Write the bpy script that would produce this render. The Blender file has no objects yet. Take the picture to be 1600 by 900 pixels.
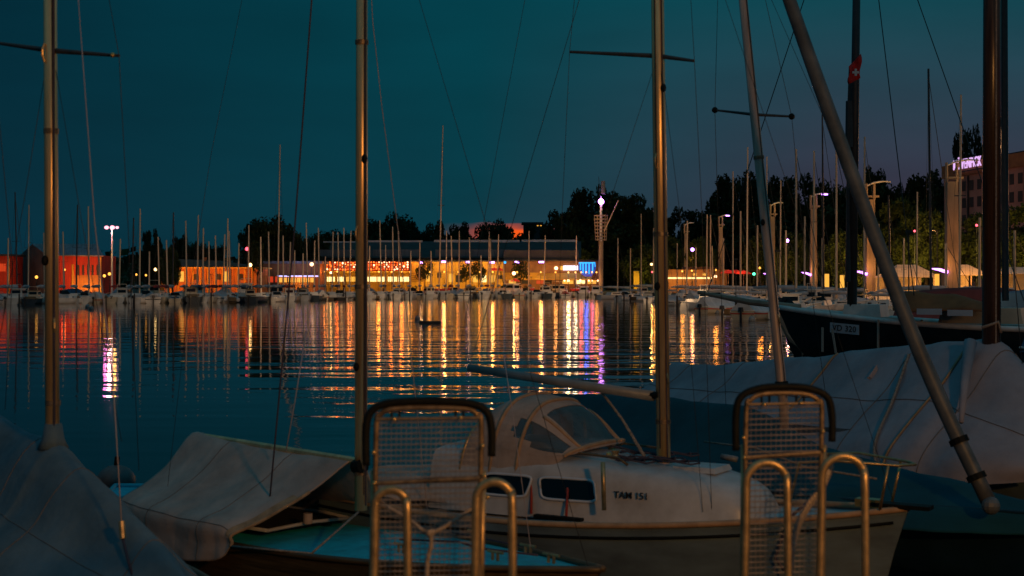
import bpy, math, random
from mathutils import Vector, Matrix, noise
random.seed(7)
sc = bpy.context.scene
col = sc.collection
R = math.radians
F = 1600*50/36.0
H = 3.0
HZ = 443.0

# ------------------------------------------------------------------ camera, sky, exposure
cd = bpy.data.cameras.new('camera'); cam = bpy.data.objects.new('camera', cd); col.objects.link(cam)
cam.location = (0, 0, H); cam.rotation_euler = (R(90), 0, 0)
cd.lens = 50; cd.sensor_width = 36; cd.shift_y = -(450-HZ)/1600
cd.clip_start = 0.1; cd.clip_end = 6000
cd.dof.use_dof = True; cd.dof.focus_distance = 60; cd.dof.aperture_fstop = 3.6
sc.camera = cam
sc.view_settings.view_transform = 'Standard'; sc.view_settings.look = 'None'
sc.view_settings.exposure = 0.0; sc.view_settings.gamma = 1.0; sc.view_settings.use_curve_mapping = False

W = bpy.data.worlds.new('World'); sc.world = W; W.use_nodes = True
nt = W.node_tree; nt.nodes.clear()
N = nt.nodes.new; LK = nt.links.new
def wm(op, a, b=None, c=None, clamp=False):
    n = N('ShaderNodeMath'); n.operation = op; n.use_clamp = clamp
    for i, v in enumerate((a, b, c)):
        if v is None: continue
        if isinstance(v, (int, float)): n.inputs[i].default_value = v
        else: LK(v, n.inputs[i])
    return n.outputs[0]
def wmix(f, a, b, bt='MIX'):
    n = N('ShaderNodeMix'); n.data_type = 'RGBA'; n.blend_type = bt
    if isinstance(f, (int, float)): n.inputs[0].default_value = f
    else: LK(f, n.inputs[0])
    for i, v in ((6, a), (7, b)):
        if isinstance(v, tuple): n.inputs[i].default_value = v+(1,)
        else: LK(v, n.inputs[i])
    return n.outputs[2]
tc = N('ShaderNodeTexCoord'); sx = N('ShaderNodeSeparateXYZ'); LK(tc.outputs['Generated'], sx.inputs[0])
X, Y, Z = sx.outputs[0], sx.outputs[1], sx.outputs[2]
# dusk: teal sky, darker to the left, violet low on the right, last red of the sunset on the horizon
fx = wm('SMOOTH_MIN', wm('MULTIPLY_ADD', X, 1.55, 0.62), 1.0, 0.25, clamp=True)
teal = wmix(fx, (0.0002, 0.0190, 0.0340), (0.0002, 0.0660, 0.0860))
low = wm('MULTIPLY_ADD', Z, -6.5, 1.05, clamp=True)
rgt = wm('MULTIPLY_ADD', X, 4.2, 0.10, clamp=True)
low2 = wm('MULTIPLY_ADD', Z, -5.4, 1.15, clamp=True); violet = wm('MULTIPLY', low2, rgt)
c1 = wmix(wm('MULTIPLY', violet, 1.0), teal, (0.042, 0.026, 0.052))
lowleft = wm('MULTIPLY', low, wm('SUBTRACT', 1.0, rgt))
c2 = wmix(wm('MULTIPLY', lowleft, 0.35), c1, (0.001, 0.030, 0.056))
gx = wm('ADD', X, -0.002); gx = wm('DIVIDE', gx, 0.025); gx = wm('POWER', 2.718, wm('MULTIPLY', wm('MULTIPLY', gx, gx), -1.0))
ntx = N('ShaderNodeTexNoise'); mp = N('ShaderNodeMapping'); mp.inputs['Scale'].default_value = (26, 26, 160)
LK(tc.outputs['Generated'], mp.inputs[0]); LK(mp.outputs[0], ntx.inputs['Vector']); ntx.inputs['Scale'].default_value = 1.0
zz = wm('MULTIPLY_ADD', ntx.outputs[0], 0.010, Z)
gz = wm('MULTIPLY_ADD', zz, -190.0, 9.0, clamp=True)
glow = wm('MULTIPLY', gx, gz)
c3 = wmix(glow, c2, (0.95, 0.10, 0.008))
gz2 = wm('MULTIPLY_ADD', Z, -22.0, 1.6, clamp=True)
c3 = wmix(wm('MULTIPLY', wm('MULTIPLY', gx, gz2), 0.05), c3, (0.12, 0.035, 0.06))
cn = N('ShaderNodeTexNoise'); cmp_ = N('ShaderNodeMapping'); cmp_.inputs['Scale'].default_value = (5, 5, 22); LK(tc.outputs['Generated'], cmp_.inputs[0]); LK(cmp_.outputs[0], cn.inputs['Vector']); cn.inputs['Scale'].default_value = 1.0; cn.inputs['Detail'].default_value = 5
cf = wm('MULTIPLY_ADD', cn.outputs[0], 0.5, 0.75); cc = N('ShaderNodeVectorMath'); cc.operation = 'SCALE'; LK(c3, cc.inputs[0]); LK(cf, cc.inputs[3]); c3 = cc.outputs[0]
zen = N('ShaderNodeMapRange'); zen.interpolation_type = 'SMOOTHSTEP'; LK(Z, zen.inputs[0]); zen.inputs[1].default_value = .24; zen.inputs[2].default_value = .75
c3 = wmix(zen.outputs[0], c3, (0.024, 0.100, 0.140))
sky = N('ShaderNodeTexSky'); sky.sky_type = 'NISHITA'; sky.sun_disc = False
sky.sun_elevation = R(-4); sky.sun_rotation = R(0)
bg1 = N('ShaderNodeBackground'); LK(c3, bg1.inputs[0]); bg1.inputs[1].default_value = 1.0
bg2 = N('ShaderNodeBackground'); LK(sky.outputs[0], bg2.inputs[0]); bg2.inputs[1].default_value = 0.01
ad = N('ShaderNodeAddShader'); LK(bg1.outputs[0], ad.inputs[0]); LK(bg2.outputs[0], ad.inputs[1])
wo = N('ShaderNodeOutputWorld'); LK(ad.outputs[0], wo.inputs[0])

# ------------------------------------------------------------------ materials
def mat(name, c, rough=0.6, metal=0.0, var=0.25, scale=3.0, bump=0.0, bscale=20.0, emit=None, es=0.0, dirt=None, stretch=(1, 1, 1), spec=0.5, alpha=1.0):
    m = bpy.data.materials.new(name); m.use_nodes = True
    t = m.node_tree; p = t.nodes['Principled BSDF']
    p.inputs['Roughness'].default_value = rough; p.inputs['Metallic'].default_value = metal
    p.inputs['Specular IOR Level'].default_value = spec
    p.inputs['Alpha'].default_value = alpha
    tcn = t.nodes.new('ShaderNodeTexCoord'); mpn = t.nodes.new('ShaderNodeMapping'); mpn.inputs['Scale'].default_value = stretch
    t.links.new(tcn.outputs['Object'], mpn.inputs[0])
    nz = t.nodes.new('ShaderNodeTexNoise'); nz.inputs['Scale'].default_value = scale; nz.inputs['Detail'].default_value = 6; nz.inputs['Roughness'].default_value = 0.62
    t.links.new(mpn.outputs[0], nz.inputs['Vector'])
    rp = t.nodes.new('ShaderNodeValToRGB'); t.links.new(nz.outputs[0], rp.inputs[0])
    d = dirt or tuple(x*(1-var*1.6) for x in c)
    rp.color_ramp.elements[0].position = 0.30; rp.color_ramp.elements[1].position = 0.68
    rp.color_ramp.elements[0].color = tuple(max(0, x) for x in d)+(1,)
    rp.color_ramp.elements[1].color = tuple(min(1, x*(1+var*0.4)) for x in c)+(1,)
    t.links.new(rp.outputs[0], p.inputs['Base Color'])
    if bump:
        n2 = t.nodes.new('ShaderNodeTexNoise'); n2.inputs['Scale'].default_value = bscale; n2.inputs['Detail'].default_value = 4
        t.links.new(mpn.outputs[0], n2.inputs['Vector'])
        b = t.nodes.new('ShaderNodeBump'); b.inputs['Strength'].default_value = 1.0; b.inputs['Distance'].default_value = bump
        t.links.new(n2.outputs[0], b.inputs['Height']); t.links.new(b.outputs[0], p.inputs['Normal'])
    if emit:
        p.inputs['Emission Color'].default_value = tuple(emit)+(1,); p.inputs['Emission Strength'].default_value = es
    return m
M = {}
M['alu'] = mat('mast_aluminium', (0.95, 0.62, 0.30), 0.33, 0.62, 0.25, 2.0, stretch=(6, 6, .6))
M['alu_far'] = mat('far_mast_paint', (0.80, 0.58, 0.40), 0.5, 0.1, 0.1, 2.0)
M['alu_dark'] = mat('dark_mast_paint', (0.06, 0.06, 0.065), 0.5, 0.2, 0.2)
M['spar'] = mat('weathered_spar_paint', (0.13, 0.145, 0.155), 0.5, 0.2, 0.35, 3)
M['spar_pale'] = mat('pale_spar_paint', (0.26, 0.28, 0.29), 0.5, 0.1, 0.25, 3)
M['wood_mast'] = mat('varnished_mast_wood', (0.080, 0.042, 0.024), 0.26, 0.0, 0.45, 3.0, stretch=(8, 8, .35))
M['steel'] = mat('galvanised_steel', (0.60, 0.42, 0.21), 0.40, 0.80, 0.30, 14, bump=0.0006, bscale=90)
M['steel_wire'] = mat('galvanised_wire', (0.42, 0.36, 0.32), 0.5, 0.55, 0.3, 10)
M['steel_dim'] = mat('weathered_steel_tube', (0.30, 0.22, 0.14), 0.5, 0.6, 0.45, 18)
M['rubber'] = mat('black_rubber', (0.008, 0.010, 0.010), 0.6, 0, 0.3, 12, spec=.15)
M['brass'] = mat('brass_bolt', (0.9, 0.55, 0.2), 0.3, 0.9, 0.1)
M['rope'] = mat('rope_fibre', (0.35, 0.30, 0.26), 0.9, 0, 0.4, 40, bump=0.004, bscale=120)
M['rope_dark'] = mat('dark_rope', (0.06, 0.05, 0.08), 0.8, 0, 0.2)
M['rope_red'] = mat('red_rope', (0.40, 0.05, 0.04), 0.8, 0, 0.3, 60)
M['wire'] = mat('rigging_wire', (0.045, 0.05, 0.055), 0.5, 0.4, 0.1)
M['wire_lit'] = mat('pale_rigging_line', (0.42, 0.37, 0.40), 0.6, 0.1, 0.1)
M['tarp'] = mat('grey_canvas', (0.46, 0.385, 0.35), 0.85, 0, 0.30, 1.7, bump=0.012, bscale=7, spec=.2, dirt=(0.30, 0.25, 0.225))
M['tarp_blue'] = mat('blue_grey_canvas', (0.135, 0.205, 0.250), 0.85, 0, 0.30, 1.7, bump=0.012, bscale=7, spec=.15, dirt=(0.085, 0.135, 0.165))
M['tarp_w'] = mat('white_canvas', (0.36, 0.35, 0.40), 0.85, 0, 0.22, 1.1, bump=0.014, bscale=5, spec=.2, dirt=(0.24, 0.235, 0.27))
M['seam'] = mat('canvas_hem', (0.42, 0.30, 0.19), 0.85, 0, 0.25, 9, spec=.2)
M['tarp_teal'] = mat('dark_teal_canvas', (0.010, 0.080, 0.112), 0.8, 0, 0.2, 1.3, bump=0.012, bscale=4, spec=.2)
M['deck_teal'] = mat('turquoise_deck_paint', (0.012, 0.55, 0.70), 0.55, 0, 0.3, 5, bump=0.002, bscale=60, dirt=(0.010, .34, .45))
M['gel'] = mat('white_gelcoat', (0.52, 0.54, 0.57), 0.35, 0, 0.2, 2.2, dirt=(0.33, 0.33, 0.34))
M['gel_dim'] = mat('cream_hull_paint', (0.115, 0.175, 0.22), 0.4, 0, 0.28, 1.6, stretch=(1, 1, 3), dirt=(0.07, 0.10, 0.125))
M['hood'] = mat('beige_sprayhood_canvas', (0.46, 0.36, 0.31), 0.85, 0, 0.2, 4, bump=0.006, bscale=12, spec=.2)
M['hood_trim'] = mat('tan_canvas_binding', (0.46, 0.29, 0.17), 0.8, 0, 0.2, 8)
M['wood_hull'] = mat('dark_varnished_planking', (0.13, 0.085, 0.035), 0.45, 0, 0.4, 3, stretch=(.5, 3, 9), bump=0.003, bscale=8)
M['dark_hull'] = mat('black_hull_paint', (0.012, 0.018, 0.020), 0.35, 0, 0.4, 1.5)
M['navy_hull'] = mat('navy_hull_paint', (0.010, 0.035, 0.06), 0.35, 0, 0.3, 1.5)
M['cockpit_shade'] = mat('painted_cockpit_shade', (0.010, 0.010, 0.010), 0.9, 0, 0.1)
def glassm(name, c, rough=0.06, tr=0.0):
    m = mat(name, c, rough, 0, 0.05); p = m.node_tree.nodes['Principled BSDF']; p.inputs['Transmission Weight'].default_value = tr; p.inputs['IOR'].default_value = 1.05 if tr else 1.5
    return m
M['glass'] = glassm('dark_cabin_glass', (0.004, 0.012, 0.022), 0.08)
M['film'] = mat('clear_vinyl_window', (0.10, 0.14, 0.17), 0.28, 0, 0.3, 6, alpha=0.62)
M['fender'] = mat('grey_fender_rubber', (0.26, 0.27, 0.28), 0.5, 0, 0.35, 6)
M['white_f'] = mat('far_white_hull', (0.66, 0.64, 0.62), 0.4, 0, 0.2, 0.6)
M['cream_f'] = mat('far_cream_hull', (0.55, 0.46, 0.34), 0.4, 0, 0.2, 0.6)
M['grey_c'] = mat('far_grey_cover', (0.40, 0.42, 0.46), 0.85, 0, 0.3, 0.8)
M['pale_c'] = mat('far_pale_cover', (0.55, 0.55, 0.58), 0.85, 0, 0.25, 0.8)
M['blue_c'] = mat('far_blue_cover', (0.03, 0.10, 0.20), 0.85, 0, 0.25, 0.8)
M['red_c'] = mat('far_red_cover', (0.30, 0.03, 0.025), 0.85, 0, 0.25, 0.8)
M['motor'] = mat('outboard_black', (0.02, 0.02, 0.024), 0.35, 0, 0.1)
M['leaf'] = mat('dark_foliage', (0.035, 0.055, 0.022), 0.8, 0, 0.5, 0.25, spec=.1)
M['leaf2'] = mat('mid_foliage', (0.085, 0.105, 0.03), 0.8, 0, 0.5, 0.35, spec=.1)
M['bark'] = mat('tree_bark', (0.09, 0.06, 0.04), 0.9, 0, 0.3, 3)
M['conc'] = mat('quay_concrete', (0.28, 0.27, 0.25), 0.9, 0, 0.35, 0.5, bump=0.01, bscale=6)
M['pylon'] = mat('pylon_concrete', (0.40, 0.30, 0.22), 0.8, 0, 0.25, 0.7, stretch=(1, 1, .3))
M['land'] = mat('shore_ground', (0.11, 0.10, 0.08), 0.9, 0, 0.3, 0.1)
M['redwall'] = mat('red_painted_wall', (0.62, 0.055, 0.022), 0.7, 0, 0.3, 0.5, stretch=(1, 1, .4))
M['orwall'] = mat('orange_plaster_wall', (0.62, 0.22, 0.05), 0.8, 0, 0.3, 0.5)
M['yelwall'] = mat('yellow_plaster_wall', (0.72, 0.40, 0.045), 0.8, 0, 0.22, 0.35)
M['brwall'] = mat('brown_render_wall', (0.32, 0.15, 0.06), 0.8, 0, 0.25, 0.4)
M['pinkwall'] = mat('pink_render_wall', (0.42, 0.24, 0.20), 0.85, 0, 0.25, 0.15)
M['greywall'] = mat('grey_shed_wall', (0.12, 0.11, 0.11), 0.8, 0, 0.3, 0.3)
M['roof'] = mat('dark_roofing', (0.05, 0.045, 0.045), 0.8, 0, 0.3, 0.4)
M['tile'] = mat('brown_tile_roof', (0.16, 0.07, 0.04), 0.8, 0, 0.3, 0.8)
M['metal_roof'] = mat('ribbed_metal_cladding', (0.22, 0.24, 0.28), 0.45, 0.3, 0.3, 0.3, stretch=(4, 1, .2))
M['pale_band'] = mat('pale_skylight_band', (0.55, 0.60, 0.68), 0.5, 0, 0.2, 0.4)
M['tent'] = mat('white_marquee_canvas', (0.75, 0.62, 0.50), 0.8, 0, 0.2, 0.5)
M['olive'] = mat('olive_canvas', (0.36, 0.11, 0.03), 0.85, 0, 0.35, 0.9, bump=.02, bscale=2.5)
M['maroon'] = mat('maroon_canvas', (0.13, 0.03, 0.035), 0.85, 0, 0.3, 0.8)
M['white_p'] = mat('white_paint', (0.75, 0.73, 0.70), 0.5, 0, 0.15, 2)
M['black_t'] = mat('black_lettering', (0.01, 0.01, 0.012), 0.6, 0, 0.0)
M['flagred'] = mat('red_flag_cloth', (0.75, 0.03, 0.025), 0.8, 0, 0.2)
M['flagwhite'] = mat('white_flag_cloth', (0.75, 0.72, 0.70), 0.8, 0, 0.1)
M['parasol'] = mat('glowing_red_parasol_cloth', (0.65, 0.04, 0.02), 0.8, 0, 0.2, emit=(1, .03, .01), es=.35)  # emission stands in for lamplight on the cloth
def em(name, c, s): return mat(name, (0.03, 0.03, 0.03), 0.5, 0, 0, emit=c, es=s)
M['violet'] = em('violet_white_lamp', (0.52, 0.22, 1.0), 7)
M['violet_s'] = em('violet_lamp_strong', (0.62, 0.20, 1.0), 26)
M['violet_lo'] = em('violet_arm_lamp', (0.62, 0.20, 1.0), 6)
M['pinkwhite'] = em('pink_white_floodlight', (1.0, 0.36, 0.46), 2.4)
M['warmlamp'] = em('warm_lamp_glass', (1.0, 0.62, 0.22), 5)
M['amber'] = em('amber_lamp_glass', (1.0, 0.42, 0.06), 2.2)
M['win_warm'] = em('lit_window_warm', (1.0, 0.46, 0.06), 1.1)
M['win_bright'] = em('lit_window_bright', (1.0, 0.72, 0.28), 2.0)
M['win_red'] = em('lit_window_red', (1.0, 0.07, 0.012), 0.55)
M['bulb_or'] = em('orange_bulb', (1.0, 0.16, 0.02), 2.6)
M['bulb_wh'] = em('cream_bulb', (1.0, 0.5, 0.25), 4.5)
M['sign_w'] = em('lit_white_sign', (0.85, 0.82, 1.0), 2.6)
M['sign_letter'] = em('backlit_letters', (0.85, 0.50, 1.0), 1.0)
M['blue_l'] = em('blue_lit_panel', (0.005, 0.08, 0.75), 0.5)
M['blue_b'] = em('blue_light_tube', (0.02, 0.42, 1.0), 1.6)
M['strip_v'] = em('violet_light_strip', (0.55, 0.50, 1.0), 1.8)
M['green_l'] = em('green_signal', (0.1, 1.0, .5), 3)
M['red_l'] = em('red_signal', (1.0, 0.08, .12), 4)

# ------------------------------------------------------------------ mesh helpers
class MB:
    def __init__(s): s.v = []; s.f = []
    def quad(s, a, b, c, d):
        i = len(s.v); s.v += [Vector(a), Vector(b), Vector(c), Vector(d)]; s.f.append((i, i+1, i+2, i+3)); return s
    def poly(s, pts):
        i = len(s.v); s.v += [Vector(p) for p in pts]; s.f.append(tuple(range(i, i+len(pts)))); return s
    def box(s, c, size, rz=0.0, taper=1.0):
        c = Vector(c); hx, hy, hz = size[0]/2, size[1]/2, size[2]/2; m = Matrix.Rotation(rz, 3, 'Z'); i = len(s.v)
        for z, k in ((-hz, 1), (hz, taper)):
            for x, y in ((-hx, -hy), (hx, -hy), (hx, hy), (-hx, hy)):
                s.v.append(c + m @ Vector((x*k, y*k, z)))
        s.f += [(i+3, i+2, i+1, i), (i+4, i+5, i+6, i+7), (i, i+1, i+5, i+4), (i+1, i+2, i+6, i+5), (i+2, i+3, i+7, i+6), (i+3, i, i+4, i+7)]
        return s
    def bx(s, x0, x1, y0, y1, z0, z1):
        return s.box(((x0+x1)/2, (y0+y1)/2, (z0+z1)/2), (x1-x0, y1-y0, z1-z0))
    def tube(s, pts, r, n=8, cap=True):
        pts = [Vector(p) for p in pts]
        rr = r if isinstance(r, (list, tuple)) else [r]*len(pts)
        base = len(s.v); up = None
        for k, p in enumerate(pts):
            d = (pts[min(k+1, len(pts)-1)] - pts[max(k-1, 0)]).normalized()
            if up is None: up = Vector((0, 0, 1)) if abs(d.z) < .9 else Vector((1, 0, 0))
            a = d.cross(up).normalized(); b = d.cross(a).normalized(); up = -b if abs(d.z) < 2 else up
            up = a.cross(d)
            for j in range(n):
                t = 2*math.pi*j/n
                s.v.append(p + a*math.cos(t)*rr[k] + b*math.sin(t)*rr[k])
        for k in range(len(pts)-1):
            for j in range(n):
                q = base+k*n
                s.f.append((q+j, q+(j+1) % n, q+n+(j+1) % n, q+n+j))
        if cap:
            s.f.append(tuple(base+j for j in range(n))[::-1]); q = base+(len(pts)-1)*n; s.f.append(tuple(q+j for j in range(n)))
        return s
    def ball(s, c, r, n=8, m=6, sc3=(1, 1, 1)):
        c = Vector(c); i = len(s.v)
        for a in range(m+1):
            th = math.pi*a/m
            for b in range(n):
                ph = 2*math.pi*b/n
                s.v.append(c+Vector((math.sin(th)*math.cos(ph)*r*sc3[0], math.sin(th)*math.sin(ph)*r*sc3[1], math.cos(th)*r*sc3[2])))
        for a in range(m):
            for b in range(n):
                s.f.append((i+a*n+b, i+(a+1)*n+b, i+(a+1)*n+(b+1) % n, i+a*n+(b+1) % n))
        return s
    def grid(s, rows, close=False):
        i = len(s.v); nv = len(rows[0])
        for r in rows: s.v += [Vector(p) for p in r]
        for a in range(len(rows)-1):
            for b in range(nv-1):
                q = i+a*nv+b; s.f.append((q, q+1, q+nv+1, q+nv))
        return s
    def build(s, name, m, parent=None, world=False, smooth=None, thick=0):
        v = s.v
        if world and parent is not None:
            inv = parent['_inv'] if False else root_matrix(parent).inverted(); v = [inv @ p for p in v]
        me = bpy.data.meshes.new(name); me.from_pydata([tuple(p) for p in v], [], s.f); me.update()
        me.materials.append(m if not isinstance(m, str) else M[m])
        if smooth: me.polygons.foreach_set('use_smooth', [True]*len(me.polygons))
        o = bpy.data.objects.new(name, me); col.objects.link(o)
        if parent is not None: o.parent = parent
        if thick:
            md = o.modifiers.new('thickness', 'SOLIDIFY'); md.thickness = thick; md.offset = 0
        if smooth == 'auto':
            md = o.modifiers.new('edges', 'EDGE_SPLIT'); md.split_angle = R(38)
        return o
def root_matrix(o):
    return Matrix.Translation(o.location) @ Matrix.Rotation(o.rotation_euler.z, 4, 'Z')
def tag(o, label=None, cat=None, group=None, kind=None):
    if label: o['label'] = label
    if cat: o['category'] = cat
    if group: o['group'] = group
    if kind: o['kind'] = kind
    return o
def thing(name, label, cat, loc=(0, 0, 0), rz=0.0, group=None):
    o = bpy.data.objects.new(name, None); col.objects.link(o); o.empty_display_size = .2
    o.location = loc; o.rotation_euler = (0, 0, rz); return tag(o, label, cat, group)
def dup(root, loc, rz=0, s=1.0):
    r = root.copy(); col.objects.link(r); r.location = loc; r.rotation_euler = (0, 0, rz)
    r.scale = (s, s, s) if isinstance(s, (int, float)) else s
    for ch in list(root.children):
        c = ch.copy(); col.objects.link(c); c.parent = r
        for g in list(ch.children):
            d = g.copy(); col.objects.link(d); d.parent = c
    return r
def P(px, py, D): return Vector(((px-800)/F*D, D, H+(HZ-py)/F*D))
def G(px, D, z): return Vector(((px-800)/F*D, D, z))
def zat(py, D): return H+(HZ-py)/F*D
def cr(a, b, c, d, t):
    return 0.5*((2*b)+(c-a)*t+(2*a-5*b+4*c-d)*t*t+(3*b-a-3*c+d)*t*t*t)
def spline(pts, n):
    pts = [Vector(p) for p in pts]; k = len(pts)-1; out = []
    for i in range(n):
        u = i/(n-1)*k; j = min(int(u), k-1); t = u-j
        out.append(cr(pts[max(j-1, 0)], pts[j], pts[j+1], pts[min(j+2, k)], t))
    return out
def loft(rows, nu, nv):
    r1 = [spline(r, nv) for r in rows]
    cols = [spline([r[j] for r in r1], nu) for j in range(nv)]
    return [[cols[j][i] for j in range(nv)] for i in range(nu)]
def wrinkle(g, amp, fu=2.2, seed=0, fold=0.5, crease=.8):
    nu, nv = len(g), len(g[0]); out = []
    for i in range(nu):
        row = []
        for j in range(nv):
            p = g[i][j]
            a = g[min(i+1, nu-1)][j]-g[max(i-1, 0)][j]; b = g[i][min(j+1, nv-1)]-g[i][max(j-1, 0)][j] if False else g[i][min(j+1, nv-1)]-g[i][max(j-1, 0)]
            n = a.cross(b); n = n.normalized() if n.length > 1e-9 else Vector((0, 0, 1))
            dist = abs(j/(nv-1)-.5)*2
            w = noise.noise(Vector((i/(nu-1)*fu*9+seed, dist*1.3, seed)))*fold*(.25+dist) + noise.noise(p*fu+Vector((seed, 0, 0)))*.7 + noise.noise(p*fu*3.1+Vector((0, seed, 0)))*.28 - abs(noise.noise(Vector((p.x*fu*1.3+seed, p.y*fu*1.3, p.z*fu*.9))))*.9*crease
            row.append(p+n*amp*w)
        out.append(row)
    return out
def hull_rows(L, B, zs, zm, zb, draft, tr=.75, rake=.5, n=13, flare=1.0):
    rows = []
    for k in range(n):
        t = k/(n-1); tm = .42
        w = tr+(1-tr)*math.sin(t/tm*math.pi/2) if t < tm else max(0.012, 1-((t-tm)/(1-tm))**2.1)
        b_ = B/2*w; z = zs*(1-t)*(1-2*t)+4*zm*t*(1-t)+zb*t*(2*t-1)
        xs_ = t*L; xk = t*(L-rake); kz = -draft*math.sin(min(1, t*2.2+.25)*math.pi/2)*(1 if t < .8 else max(0.0, 1-(t-.8)/.2*.9)); 
        half = [(1, z, 1.0), (.985, z*.62, .8), (.93, z*.22, .62), (.74, kz*.25, .4), (.40, kz*.75, .2), (0, kz, 0)]
        row = [Vector((xk+(xs_-xk)*f*1.0, b_*a, zz)) for a, zz, f in half]
        row += [Vector((v.x, -v.y, v.z)) for v in row[:-1]][::-1]
        rows.append(row)
    return rows
def hull_parts(rows, root, hullm, deckm=None, railm=None, rail=.03, deck_drop=.03, nu=25):
    g = loft(rows, nu, 21)
    mb = MB().grid(g); i = len(mb.v); mb.v += list(g[0]); mb.f.append(tuple(range(i, i+21)))
    h = mb.build('hull', hullm, root, smooth='auto')
    if deckm:
        dk = []
        for r in g:
            a, b_ = r[0], r[-1]; dk.append([a.lerp(b_, k/8)+Vector((0, 0, -deck_drop+.05*math.sin(math.pi*k/8)*abs(a.y-b_.y)*.5)) for k in range(9)])
        MB().grid(dk).build('deck', deckm, root, smooth=True)
    if railm:
        mb = MB()
        mb.tube([r[0] for r in g], rail, 6).tube([r[-1] for r in g], rail, 6)
        mb.tube([g[0][0], g[0][-1]], rail, 6); mb.build('rail', railm, root, smooth=True)
    return g
M['seam_dim'] = mat('canvas_seam', (0.19, 0.18, 0.18), 0.85, 0, 0.2, 9, spec=.2)
def seams(g, parent, iu, jv, m='seam_dim', r=.004, off=.008, world=True, eyelets=True):
    def nrm_(i, j):
        a = g[min(i+1, len(g)-1)][j]-g[max(i-1, 0)][j]; b = g[i][min(j+1, len(g[0])-1)]-g[i][max(j-1, 0)]; n = a.cross(b); n.normalize()
        return n if n.z > 0 or (n.z > -.2 and n.y < 0) else -n
    for i in iu: MB().tube([g[i][j]+nrm_(i, j)*off for j in range(1, len(g[0])-1)], r, 5).build('seam', m, parent, world)
    for j in jv: MB().tube([g[i][j]+nrm_(i, j)*off for i in range(1, len(g)-1)], r, 5).build('seam', m, parent, world)
def eyelets(g, parent, j, step, drop=.35, world=True):
    for i in range(3, len(g)-3, step):
        p = g[i][j]; q = g[i][-1 if j > len(g[0])//2 else 0]
        MB().tube([p+Vector((-.004, -.016, 0)), p+Vector((.02, -.05, -drop*.5)), q+Vector((.05, .12, -drop))], .005, 5).build('tie_cord', 'rope', parent, world)
        MB().ball(p+Vector((-.004, -.014, 0)), .014, 8, 5).build('eyelet', 'brass', parent, world)
def fit_mast(base, top, r, parent, zs, side=1):
    d = (top-base).normalized()
    MB().tube([base+Vector((side*r*.55, -r*.88, 0))+d*.15, base+Vector((side*r*.55, -r*.88, 0))+d*8], .007, 4).build('sail_track', 'alu_dark', parent, True)
    for k, z in enumerate(zs):
        c = base+d*z; f = Vector(((.5 if k % 2 else -.6)*r, -r*.9, 0))
        if k % 3 == 0: MB().tube([c-d*.02, c+d*.02], r*1.10, 14).build('mast_band', 'steel_dim', parent, True, smooth='auto')
        elif k % 3 == 1: MB().tube([c+f-d*.07, c+f*1.35-d*.02, c+f*1.35+d*.02, c+f+d*.07], .010, 6).build('cleat', 'steel', parent, True)
        else: MB().ball(c+f*1.15, .028, 8, 6, (1, 1, 1.5)).build('halyard_block', 'rubber', parent, True)
def text_mesh(s, size, name, m, parent, mw, ext=0.004, spacing=1.0, xs=1.0):
    cu = bpy.data.curves.new('lettering', 'FONT'); cu.body = s; cu.size = size; cu.extrude = ext; cu.align_x = 'CENTER'; cu.align_y = 'CENTER'; cu.space_character = spacing; cu.offset = size*0.008
    t = bpy.data.objects.new('lettering_tmp', cu); col.objects.link(t)
    dg = bpy.context.evaluated_depsgraph_get(); me = bpy.data.meshes.new_from_object(t.evaluated_get(dg)); me.name = name
    bpy.data.objects.remove(t); bpy.data.curves.remove(cu)
    inv = root_matrix(parent).inverted() if parent else Matrix.Identity(4)
    me.transform(inv @ mw @ Matrix.Diagonal((xs, 1, 1, 1))); me.materials.clear(); me.materials.append(M[m])
    o = bpy.data.objects.new(name, me); col.objects.link(o)
    if parent: o.parent = parent
    return o
def frame(o, xdir, up):
    x = Vector(xdir).normalized(); z = x.cross(Vector(up)).normalized(); y = z.cross(x)
    return Matrix(((x.x, y.x, z.x, o[0]), (x.y, y.y, z.y, o[1]), (x.z, y.z, z.z, o[2]), (0, 0, 0, 1)))
def lamp(loc, power, c, r=0.3, spot=None):
    l = bpy.data.lights.new('lamp_light', 'POINT' if not spot else 'SPOT'); l.energy = power; l.color = c; l.shadow_soft_size = r
    o = bpy.data.objects.new('lamp_light', l); col.objects.link(o); o.location = loc
    if spot:
        l.spot_size = spot[1]; l.spot_blend = .6; d = Vector(spot[0])-Vector(loc); o.rotation_euler = d.to_track_quat('-Z', 'Y').to_euler()
    return o
def wash(loc, power, c, r=0.3, aim=(0, 1, -.12)):  # wide spot added to brighten what it faces, mostly without a fixture
    loc = Vector(loc); return lamp(loc, power, c, r, (loc+Vector(aim), R(168)))

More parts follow.
